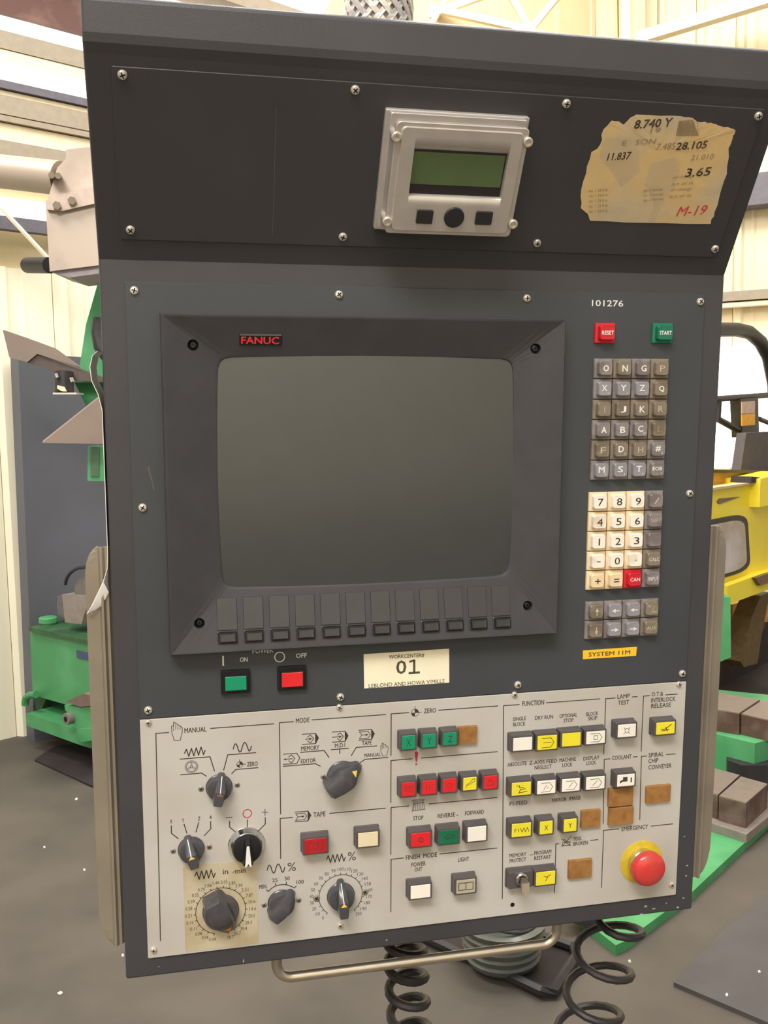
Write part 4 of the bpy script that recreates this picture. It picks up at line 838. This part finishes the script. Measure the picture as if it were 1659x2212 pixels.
# ------------------------------------------------------------------ coiled cables under the pendant
M_cord = mat('black_rubber_cord', (44, 40, 40), .42, var=.15)
def coil(u, v, h, r, pitch, turns, cr, du, label, ph=0):
    pts = []; n_ = int(turns * 18)
    base = MW @ L(u, v, h)
    pts.append(base + Vector((0, 0, .002)))
    for i in range(n_ + 1):
        t = i / 18.0; a = 2 * math.pi * t + ph; k = min(1, t * 1.5)
        pts.append(base + Vector((math.cos(a) * r * k + du * t, math.sin(a) * r * k, -pitch * t - .006)))
    e = pts[-1]; pts += [Vector((e.x, e.y, max(.3, e.z - .1))), Vector((e.x, e.y + .02, cr + .12)), Vector((e.x + .02, e.y + .08, cr + .015)), Vector((e.x + .1, e.y + .3, cr)), Vector((e.x + .2, e.y + .8, cr))]
    o = MB().tube(pts, cr, 9).build('coiled_cable', M_cord, None, True); tag(o, label, 'cable', 'coiled cables hanging under the pendant'); return o
cu, cv = uv(868, 2060, -80); coil(cu, 663, -80, .021, .030, 9, .0052, .0012, 'tightly coiled black cable hanging below the bar handle', 2.0)
cu, cv = uv(1338, 2000, -60); coil(cu, 663, -60, .034, .050, 6, .0046, -.012, 'loosely coiled thin dark cable under the emergency stop corner', .4)
# ------------------------------------------------------------------ machines and things behind the pendant
M_green = mat('machine_green', (70, 142, 90), .45, c2=(82, 154, 102), scale=6)
M_gdark = mat('oily_green', (44, 82, 52), .55, c2=(60, 100, 66), scale=12)
M_cab = mat('blue_grey_cabinet', (92, 93, 102), .5, var=.1, scale=2)
M_guard = mat('brown_grey_guard_sheet', (126, 110, 98), .6, var=.1, scale=5)
M_duct = mat('galvanised_beige_duct', (168, 153, 138), .45, c2=(148, 132, 118), scale=4, metal=.2)
M_ylw = mat('vehicle_yellow', (236, 214, 56), .45, var=.05, scale=4)
M_must = mat('mustard_panel', (190, 142, 44), .6, var=.1)
M_ora = mat('orange_panel', (206, 138, 36), .55, var=.08)
M_blk = mat('black_rubber_metal', (42, 40, 42), .5, var=.15)
M_block = mat('rusty_steel_block', (92, 68, 58), .5, c2=(112, 94, 86), scale=10, metal=.2)
M_blockt = mat('machined_steel_top', (134, 120, 112), .4, var=.08, metal=.3)
M_mat = mat('grey_rubber_mat', (80, 76, 76), .75, var=.1, scale=8)
M_oildark = mat('oil_and_dark_fill', (44, 37, 37), .8, var=.2, scale=10)  # oil in the trays, also the dark fill below the vehicle
AW = Vector((0, 1, 0))
def slab(name, pts, D, th, m, parent=None, dirv=None):
    """solid plate: an outline at distance D with thickness th going away from the viewer"""
    a = [Wp(x, y, D) for x, y in pts]; d = (dirv or AW) * th
    o = MB().loft([a, [p + d for p in a]]).build(name, m, parent)
    if parent: o.matrix_parent_inverse = parent.matrix_world.inverted()
    return o
def child(o, parent): o.parent = parent; o.matrix_parent_inverse = parent.matrix_world.inverted(); return o
class Face:                                    # an upright plane through a point, at a heading
    def __init__(s, p, yaw): s.p = Vector(p); s.x = Vector((math.sin(yaw), math.cos(yaw), 0)); s.n = Vector((s.x.y, -s.x.x, 0))
    def pt(s, x, y, o=0.0):
        q = c2w(ray(x, y)); return CAMP + q * ((s.p + s.n * o - CAMP).dot(s.n) / q.dot(s.n))
    def slab(s, name, pts, o0, th, m, parent=None):
        a = [s.pt(x, y, o0) for x, y in pts]
        o = MB().loft([a, [p - s.n * th for p in a]]).build(name, m, parent)
        if parent: o.matrix_parent_inverse = parent.matrix_world.inverted()
        return o
def root(name, loc, label, cat, group=None):
    o = empty(name, loc); tag(o, label, cat, group); bpy.context.view_layer.update(); return o
def c6(*pts): return [(x / 5.98, 690 + y / 5.98) for x, y in pts]
def c7(*pts): return [(30 + x / 4.808, 1180 + y / 4.808) for x, y in pts]
def c8(*pts): return [(1520 + x / 4.806, 1000 + y / 4.806) for x, y in pts]
def c9(*pts): return [(1400 + x / 4.425, 1450 + y / 4.425) for x, y in pts]
def c4(*pts): return [(x / 6.704, 290 + y / 6.704) for x, y in pts]
# tall grey cabinet
g = G(150, 1640); cab = root('machine_cabinet', (g.x, g.y, 0), 'tall blue grey sheet metal cabinet against the ribbed left wall', 'cabinet')
_a = [(39, 762), (300, 780), (300, 1545), (74, 1588)]
def wray(x, y, o):
    q = c2w(ray(x, y)); return CAMP + q * ((wallpt(0, 0, o) - CAMP).dot(WN) / q.dot(WN))
_p = [wray(x, y, .12) for x, y in _a]; _p[2].z = _p[3].z = 0.0
child(MB().loft([_p, [p - WN * .09 for p in _p]]).build('cabinet_body', M_cab), cab)
# green machine with its guards
gm = root('green_machine', Wp(215, 1640, 4.1) * 1.0, 'green machine column with brown sheet guards beside the grey cabinet', 'machine')
slab('column', [(226, 560), (275, 560), (275, 1000), (190, 905), (172, 790), (186, 700)], 4.1, .22, M_green, gm)
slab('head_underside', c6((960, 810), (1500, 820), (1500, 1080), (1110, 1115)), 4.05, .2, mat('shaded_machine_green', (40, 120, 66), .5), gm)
slab('chip_guard', c6((35, 135), (270, 215), (700, 372), (1030, 612), (480, 445), (350, 552), (120, 490)), 3.95, .012, M_guard, gm, Vector((.25, .97, 0)))
slab('guard_underside', c6((350, 556), (480, 445), (1400, 785), (1400, 812), (950, 790), (600, 640)), 3.96, .10, mat('shaded_guard_underside', (82, 70, 64), .6), gm)  # underside of the bent guard sheet, its shade put into the colour
slab('lower_guard', c6((545, 1595), (1280, 1010), (1500, 990), (1500, 1612)), 3.8, .015, M_guard, gm, Vector((.0, .8, .6)))
br_ = slab('bracket', c6((1135, 1640), (1500, 1640), (1500, 2095), (1130, 2085)), 3.95, .12, M_green, gm)
slab('bracket_slot', c6((1170, 1642), (1280, 1642), (1278, 2030), (1168, 2030)), 3.945, .02, mat('slot_grey_green', (70, 96, 72), .6), gm)
slab('lower_bracket', [(229, 1102), (275, 1102), (275, 1182), (232, 1178)], 4.0, .12, M_green, gm)
o = MB().tube([Wp(212, 690, 3.98), Wp(208, 720, 3.96), Wp(214, 750, 3.95), Wp(226, 768, 3.95), Wp(250, 775, 3.97)], .022, 10).build('hose', M_blk, None, True); child(o, gm)
sol = root('solenoid', Wp(138, 850, 3.9), 'small black solenoid on a bright shelf under the brown guard', 'solenoid')
o = MB().tube([Wp(138, 803, 3.92), Wp(138, 848, 3.92)], .038, 14).build('solenoid_body', M_blk, None, True); child(o, sol)
for x, y in ((122, 811), (154, 820)): o = MB().tube([Wp(x, y - 4, 3.87), Wp(x + 3, y + 5, 3.87)], .008, 8).build('bright_fitting', M_chrome); child(o, sol)
slab('shelf', [(114, 848), (165, 848), (165, 852), (114, 852)], 3.86, .1, M_alu, sol)
slab('worn_label', c6((740, 850), (830, 870), (860, 930), (800, 930), (735, 890)), 3.875, .006, M_kcrm, sol)
# hydraulic power unit
A = G(57, 1622); B = G(172, 1662); HY = math.atan2((B - A).x, (B - A).y); HF = Face(A, HY)
hu = root('hydraulic_unit', A, 'green hydraulic tank with filler cap and grey pump motor in a green tray', 'hydraulic tank')
BK = -HF.n if HF.n.y < 0 else HF.n
sg = 1 if HF.n.dot(CAMP - A) > 0 else -1
def hs(name, pts, o0, th, m): 
    a = [HF.pt(x, y, o0 * sg) for x, y in c7(*pts)]; d = HF.n * (-th * sg)
    o = MB().loft([a, [p + d for p in a]]).build(name, m); return child(o, hu)
hs('tray', ((128, 1735), (800, 1960), (800, 2100), (680, 2062), (128, 1862)), 0, .42, M_green)
hs('tray_floor', ((150, 1752), (800, 1975), (800, 1990), (150, 1765)), -.02, .38, M_oildark)
hs('tank_body', ((168, 880), (900, 1040), (900, 1700), (560, 1650), (195, 1545)), -.06, .34, M_green)
hs('tank_lid', ((150, 838), (900, 1010), (900, 1040), (158, 880)), -.04, .38, M_gdark)
hs('tank_foot', ((195, 1545), (330, 1585), (280, 1720), (200, 1720)), -.1, .05, M_gdark)
hs('name_plate', ((648, 1082), (780, 1110), (780, 1185), (650, 1155)), -.055, .01, mat('blue_name_plate', (62, 74, 104), .5))
zl = HF.pt(*c7((158, 842))[0], -.04 * sg).z
p = G(*c7((358, 808))[0], zl)
o = MB().loft([[p + Vector((r_ * math.cos(t * math.pi / 10), r_ * math.sin(t * math.pi / 10), z)) for t in range(20)] for r_, z in ((.034, -.002), (.034, .008), (.042, .009), (.042, .03), (.038, .034), (.01, .035))]).build('filler_cap', M_green, None, True); child(o, hu)
p = HF.pt(*c7((720, 480))[0], -.12 * sg); nv = HF.n * sg
o = MB().tube([p - nv * .22, p, p + nv * .004], [.066, .066, .05], 20).build('pump_motor', mat('dirty_motor_grey', (104, 98, 93), .55, var=.15), None, True); child(o, hu)
hs('junction_box', ((500, 500), (790, 515), (700, 810), (530, 790)), -.10, .10, mat('junction_grey', (136, 124, 118), .55, var=.1))
hs('motor_bracket', ((445, 520), (490, 520), (520, 740), (455, 740)), -.18, .06, mat('motor_bracket_grey', (104, 100, 100), .6))
o = MB().tube([HF.pt(*c7((735 + 200 * math.cos(a), 400 - 185 * math.sin(a)))[0], -.10 * sg) for a in [math.pi - i * math.pi / 14 for i in range(11)]], .008, 8).build('hose_arch', M_blk, None, True); child(o, hu)
o = MB().tube([HF.pt(*c7(q)[0], -.02 * sg) for q in ((230, 1540), (170, 1545), (130, 1570), (118, 1610), (118, 1650))], .017, 10).build('drain_elbow', M_green, None, True); child(o, hu)
hs('valve_top', ((540, 1615), (720, 1530), (850, 1560), (850, 1650), (690, 1670)), .05, .10, mat('valve_brown_grey', (112, 96, 86), .6))
hs('valve_block', ((525, 1650), (690, 1675), (850, 1655), (850, 1990), (660, 1990), (620, 1800), (530, 1700)), .04, .14, M_green)
hs('valve_base', ((665, 1900), (850, 1890), (850, 2010), (700, 2035), (665, 1975)), .06, .14, M_green)
p = HF.pt(*c7((580, 1785))[0], .05 * sg); nv = HF.n * sg
o = MB().tube([p - nv * .06, p + nv * .02], .026, 18).build('port_flange', mat('port_grey', (120, 112, 108), .5), None, True); child(o, hu)
o2 = MB().tube([p + nv * .0, p + nv * .0215], .012, 12).build('port_bore', M_hole); child(o2, hu)
# duct hanging in front of the girts
du = root('air_duct', Wp(160, 590, 3.7), 'beige galvanised air duct box with a bolted flange joined by a round pipe', 'duct')
slab('duct_box', c4((660, 1020), (1420, 760), (1560, 760), (1560, 1880), (720, 1985)), 3.7, .3, M_duct, du)
slab('duct_upper', c4((960, 220), (1330, 180), (1560, 160), (1560, 740), (840, 900), (690, 950), (830, 480), (950, 360)), 3.72, .3, M_duct, du)
slab('duct_flange', c4((655, 965), (840, 880), (1400, 745), (1560, 720), (1560, 960), (900, 1110), (670, 1090)), 3.68, .02, mat('flange_beige', (176, 156, 142), .5), du)
slab('duct_lower_lip', c4((720, 1985), (1560, 1860), (1560, 2000), (1000, 2075)), 3.72, .25, mat('lavender_grey_lip', (168, 158, 164), .6), du)
o = MB().tube([Wp(-160, 352, 3.95), Wp(130, 385, 3.78)], .065, 18).build('round_pipe', M_duct, None, True); child(o, du)
for x, y in ((820, 1030), (1040, 960)): q = c4((x, y))[0]; o = MB().tube([Wp(q[0], q[1], 3.66), Wp(q[0], q[1], 3.69)], .016, 6).build('flange_bolt', M_girt); child(o, du)
for x, y in ((745, 595), (840, 600)): q = c4((x, y))[0]; o = MB().tube([Wp(q[0], q[1], 3.64), Wp(q[0], q[1], 3.74)], .012, 10).build('pipe_bolt', M_girt); child(o, du)
o = MB().tube([Wp(60, 573, 4.2), Wp(108, 573, 4.05)], .034, 16).build('exhaust_stub', M_blk, None, True); tag(o, 'short dark pipe stub sticking out beside the beige duct', 'pipe')
o = MB().tube([Wp(-20, 425, 4.3), Wp(110, 565, 4.3)], .011, 6).build('wall_brace', M_girtl); tag(o, 'thin pale diagonal brace in front of the bright window strip', 'brace')
# ------------------------------------------------------------------ yellow vehicle on the right
VF = Face(Wp(1540, 1200, 4.4), math.radians(42)); vs_ = 1 if VF.n.dot(CAMP - VF.p) > 0 else -1
ve = root('utility_vehicle', Vector((VF.p.x, VF.p.y, 0)), 'yellow industrial vehicle with a black guard bar and a rounded side window', 'vehicle')
def vsl(name, pts, o0, th, m): 
    a = [VF.pt(x, y, o0 * vs_) for x, y in pts]; d = VF.n * (-th * vs_)
    return child(MB().loft([a, [p + d for p in a]]).build(name, m), ve)
vsl('body', [(1470, 1066)] + c8((75, 285), (560, 205), (600, 190), (900, 150), (900, 1225), (245, 1470)) + [(1470, 1345)], 0, .8, M_ylw)
vsl('top_rim', [(1470, 1062)] + c8((75, 262), (560, 195), (560, 212), (75, 288)) + [(1470, 1072)], .02, .06, mat('pale_rim', (196, 170, 136), .6))
vsl('upper_panel', [(1470, 1018)] + c8((85, 95), (900, 110), (900, 200), (75, 270)) + [(1470, 1062)], -.12, .04, M_must)
vsl('deck_edge', [(1470, 1008)] + c8((85, 68), (900, 78), (900, 112), (85, 100)) + [(1470, 1020)], -.10, .03, M_blk)
vsl('side_box', c8((590, 165), (900, 90), (900, 395), (580, 460)), .05, .2, M_ylw)
vsl('side_box_shadow_gap', c8((500, 140), (590, 150), (590, 205), (490, 205)), .03, .1, M_oildark)
vsl('scuff_mark', c8((140, 405), (160, 372), (330, 355), (380, 352), (300, 378), (165, 428)), .004, .006, mat('scuff_grey', (120, 104, 88), .7))
def rquad(pts, k=.18):
    o = []
    for i in range(4):
        p, a, b = Vector(pts[i]), Vector(pts[i - 1]), Vector(pts[(i + 1) % 4])
        for t in range(5):
            s_ = t / 4; q0 = p.lerp(a, k); q1 = p.lerp(b, k); q = q0.lerp(p, s_).lerp(p.lerp(q1, s_), s_); o.append((q.x, q.y))
    return o
wq = c8((-420, 690), (455, 520), (490, 1110), (-420, 1380)); vw = vsl('window_frame', rquad(wq), .012, .03, M_blk)
wq2 = c8((-400, 745), (425, 575), (455, 1085), (-400, 1330)); vg = vsl('window_glass', rquad(wq2), .016, .02, mat('dusty_window_glass', (176, 172, 186), .12, c2=(140, 128, 122), scale=3, coat=.4))
vsl('sill', c8((245, 1280), (600, 1150), (900, 1060), (900, 1230), (245, 1475)), .05, .1, M_ylw)
vsl('latch', c8((540, 1195), (668, 1150), (800, 1130), (800, 1200), (590, 1275)), .07, .04, mat('latch_brown', (112, 88, 62), .6))
vsl('lower_panel', c8((300, 1470), (700, 1340), (640, 1720), (300, 1700)), -.3, .1, M_ora)
vsl('leg', c8((590, 1380), (690, 1340), (600, 1800), (560, 2080), (420, 2120), (380, 2060), (500, 1600)), -.1, .1, mat('muddy_brown_leg', (104, 84, 54), .7, var=.2))
vsl('dark_under_slab', [(1500, 1352), (1720, 1340), (1720, 1560), (1500, 1575)], -.3, .5, M_oildark)  # plain dark slab filling the space below the body
def vt(name, pts, r, o0, m=None): return child(MB().tube([VF.pt(x, y, o0 * vs_) for x, y in pts], r, 12).build(name, m or M_blk, None, True), ve)
vt('guard_bar', [(1460, 712), (1590, 712), (1618, 718), (1642, 738), (1660, 770), (1672, 830), (1680, 1020)], .040, -.4)
vt('frame_bar', [(1545, 862), (1600, 858), (1680, 852)], .016, -.3); vt('frame_bar', [(1552, 862), (1550, 905), (1585, 924), (1620, 940)], .018, -.3); vt('frame_bar', [(1640, 905), (1690, 925)], .014, -.3)
vsl('mast_post', [(1600, 862), (1638, 858), (1640, 945), (1604, 945)], -.28, .06, M_blk)
vsl('seat_back', [(1612, 935), (1720, 930), (1720, 1018), (1600, 1018)], -.16, .05, mat('seat_grey', (74, 68, 70), .7))
vsl('sticker', [(1603, 868), (1631, 866), (1631, 892), (1603, 894)], -.272, .006, mat('sticker_pink', (190, 160, 142), .6, var=.15, scale=40)); vsl('warning_sticker', [(1603, 895), (1631, 893), (1631, 918), (1603, 920)], -.272, .006, mat('sticker_orange', (222, 158, 40), .6))
o = slab('green_post', [(1545, 1290), (1578, 1290), (1579, 1420), (1545, 1434)], 4.15, .1, M_green); tag(o, 'upright green post below the yellow vehicle', 'post')
# green machine base with steel blocks
P1 = G(1497, 1925); P2 = G(1659, 1773); bd = (P2 - P1).normalized(); bn = Vector((-bd.y, bd.x, 0));
if bn.x > 0 and bn.y < 0: bn = -bn
def prism(name, foot, z0, z1, m, parent=None):
    o = MB().loft([[Vector((p.x, p.y, z)) for p in foot] for z in (z0, z1)]).build(name, m, parent)
    if parent: o.matrix_parent_inverse = parent.matrix_world.inverted()
    return o
mb = root('green_plinth', P1, 'flat green painted machine bed carrying steel blocks beside the grey mat', 'machine bed')
def topprism(name, pts, z0, z1, m, parent=None):
    """solid whose upper face is seen at these picture points, at height z1"""
    return prism(name, [G(x, y, z1) for x, y in pts], z0, z1, m, parent)
topprism('bed_plate', [(1900, 1600), (1659, 1773), (1497, 1925), (1352, 2032), (1330, 2042), (1255, 1983), (1440, 1700), (1500, 1580)], 0, .03, M_green, mb)
topprism('ledge', c9((560, 1440), (940, 1562), (1300, 1270), (1300, 1100), (560, 1150)), .03, .06, mat('ledge_grey', (140, 130, 122), .5, metal=.3), mb)
topprism('rear_casting', c9((400, 540), (1020, 690), (1500, 560), (1500, 260), (400, 150)), .06, .24, M_green, mb)
topprism('swarf_cover', c9((745, 800), (900, 740), (1020, 715), (1146, 760), (1400, 820), (1400, 900), (900, 900), (760, 850)), .06, .16, M_blk, mb)
slab('bed_bar', [(1215, 1978), (1262, 1975), (1300, 1998), (1298, 2016), (1240, 1995)], 2.8, .08, M_blk, mb)
def sblock(pts, z0, z1, label):
    q = [G(x, y, z1) for x, y in c9(*pts)]; c = sum(q, Vector()) / 4
    r0 = root('steel_block', Vector((c.x, c.y, z0)), label, 'steel block', 'steel blocks on the green bed')
    prism('block_body', q, z0, z1 - .004, M_block, r0); prism('block_top', [c + (p - c) * .985 for p in q], z1 - .006, z1, M_blockt, r0)
sblock(((888, 1003), (1146, 1075), (935, 1260), (676, 1190)), .06, .151, 'rusty steel block with a bright corner at the front of the green bed')
sblock(((600, 915), (878, 990), (666, 1182), (560, 1150)), .06, .150, 'steel block tight behind the bright cornered one')
sblock(((600, 190), (1070, 270), (872, 400), (600, 358)), .24, .328, 'raised steel block with a pale side on the rear green casting')
sblock(((1088, 275), (1300, 310), (1300, 500), (888, 406)), .24, .324, 'raised steel block with red stains on the rear casting')
# floor things
def flat(name, pts, z1, m, label, cat, z0=0.0):
    o = MB().loft([[Vector((G(x, y).x, G(x, y).y, z)) for x, y in pts] for z in (z0, z1)]).build(name, m); tag(o, label, cat); return o
flat('rubber_mat', [(1455, 2131), (1520, 2062), (1573, 2006), (1610, 1980), (1720, 1890), (2000, 2100), (1900, 2330), (1648, 2214)], .012, M_mat, 'grey rubber floor mat with a worn edge beside the machine base', 'mat')
flat('dark_floor_sheet', [(75, 1645), (120, 1615), (240, 1605), (330, 1650), (300, 1730), (195, 1700), (130, 1670)], .010, M_oildark, 'flat dark sheet lying on the floor in front of the hydraulic unit', 'dark sheet')  # thin dark brown sheet on the floor
flat('darkening_sheet', [(1480, 1446), (1720, 1430), (1720, 1556), (1480, 1574)], .006, M_oildark, 'added sheet that darkens the floor under the yellow vehicle', 'dark sheet')  # added dark sheet, stands in for the darkness below the vehicle
tp = [(880, 2020), (1172, 2158), (1196, 2158), (1245, 2082), (1235, 2060), (1000, 1975)]
dt = flat('drip_tray', tp, .008, M_oildark, 'black drip tray on the floor under the pendant', 'tray')
b = MB(); fp = [G(x, y) for x, y in tp]; b.tube([Vector((p.x, p.y, .022)) for p in fp] + [Vector((fp[0].x, fp[0].y, .022))], .014, 6); o = b.build('tray_rim', M_blk); child(o, dt)
pc = G(1085, 2085); M_clear = mat('cloudy_plastic', (84, 87, 80), .35, var=.1, scale=20, coat=.2)
bk = root('ribbed_bucket', pc, 'cloudy ribbed plastic pot standing in the black drip tray', 'pot')
pr = [(.085, .012)]
for i in range(10): pr += [(.095 + .004 * (i % 2) + .002 * i, .02 + .012 * i), (.099 + .004 * (i % 2) + .002 * i, .026 + .012 * i)]
o = MB().loft([[Vector((r_ * math.cos(t * math.pi / 14), r_ * math.sin(t * math.pi / 14), z)) for t in range(28)] for r_, z in pr + [(.10, .14), (.09, .06), (.02, .055)]]).build('pot_wall', M_clear, bk, True, 20)
o = MB().tube([Vector((.10 * math.cos(t), .10 * math.sin(t), .15 + .01 * math.sin(2 * t))) for t in [i * math.pi / 16 for i in range(33)]], .004, 6).build('wire_bail', M_blk, bk)
M_chip = mat('white_chip', (228, 224, 216), .6)
for i, (x, y) in enumerate(((130, 2147), (165, 1727), (182, 1880), (96, 1831), (1360, 2078), (1640, 2110), (1570, 2160), (265, 2065))):
    p = G(x, y); z_ = .012 if i in (5, 6) else 0
    s_ = .007 if i < 2 else .0045
    pts = [[p + Vector((s_ * k * math.cos(t * 1.047) * random.uniform(.7, 1.1), s_ * k * math.sin(t * 1.047) * random.uniform(.7, 1.1), z)) for t in range(6)] for k, z in ((1, z_), (1, z_ + .003), (.5, z_ + .006))]
    o = MB().loft(pts).build('floor_chip', M_chip)
    tag(o, ('largest pale chip on bare concrete, far from any machine', 'bright chip on the concrete near the flat dark sheet', 'tiny chip on the concrete beside the side guard', 'tiny chip on bare concrete', 'tiny chip on the concrete between the loose cable and the mat', 'small pale chip on the grey rubber mat', 'small pale chip on the grey rubber mat', 'tiny chip on the concrete at the lower corner of the pendant')[i], 'chip', 'chips on the floor')
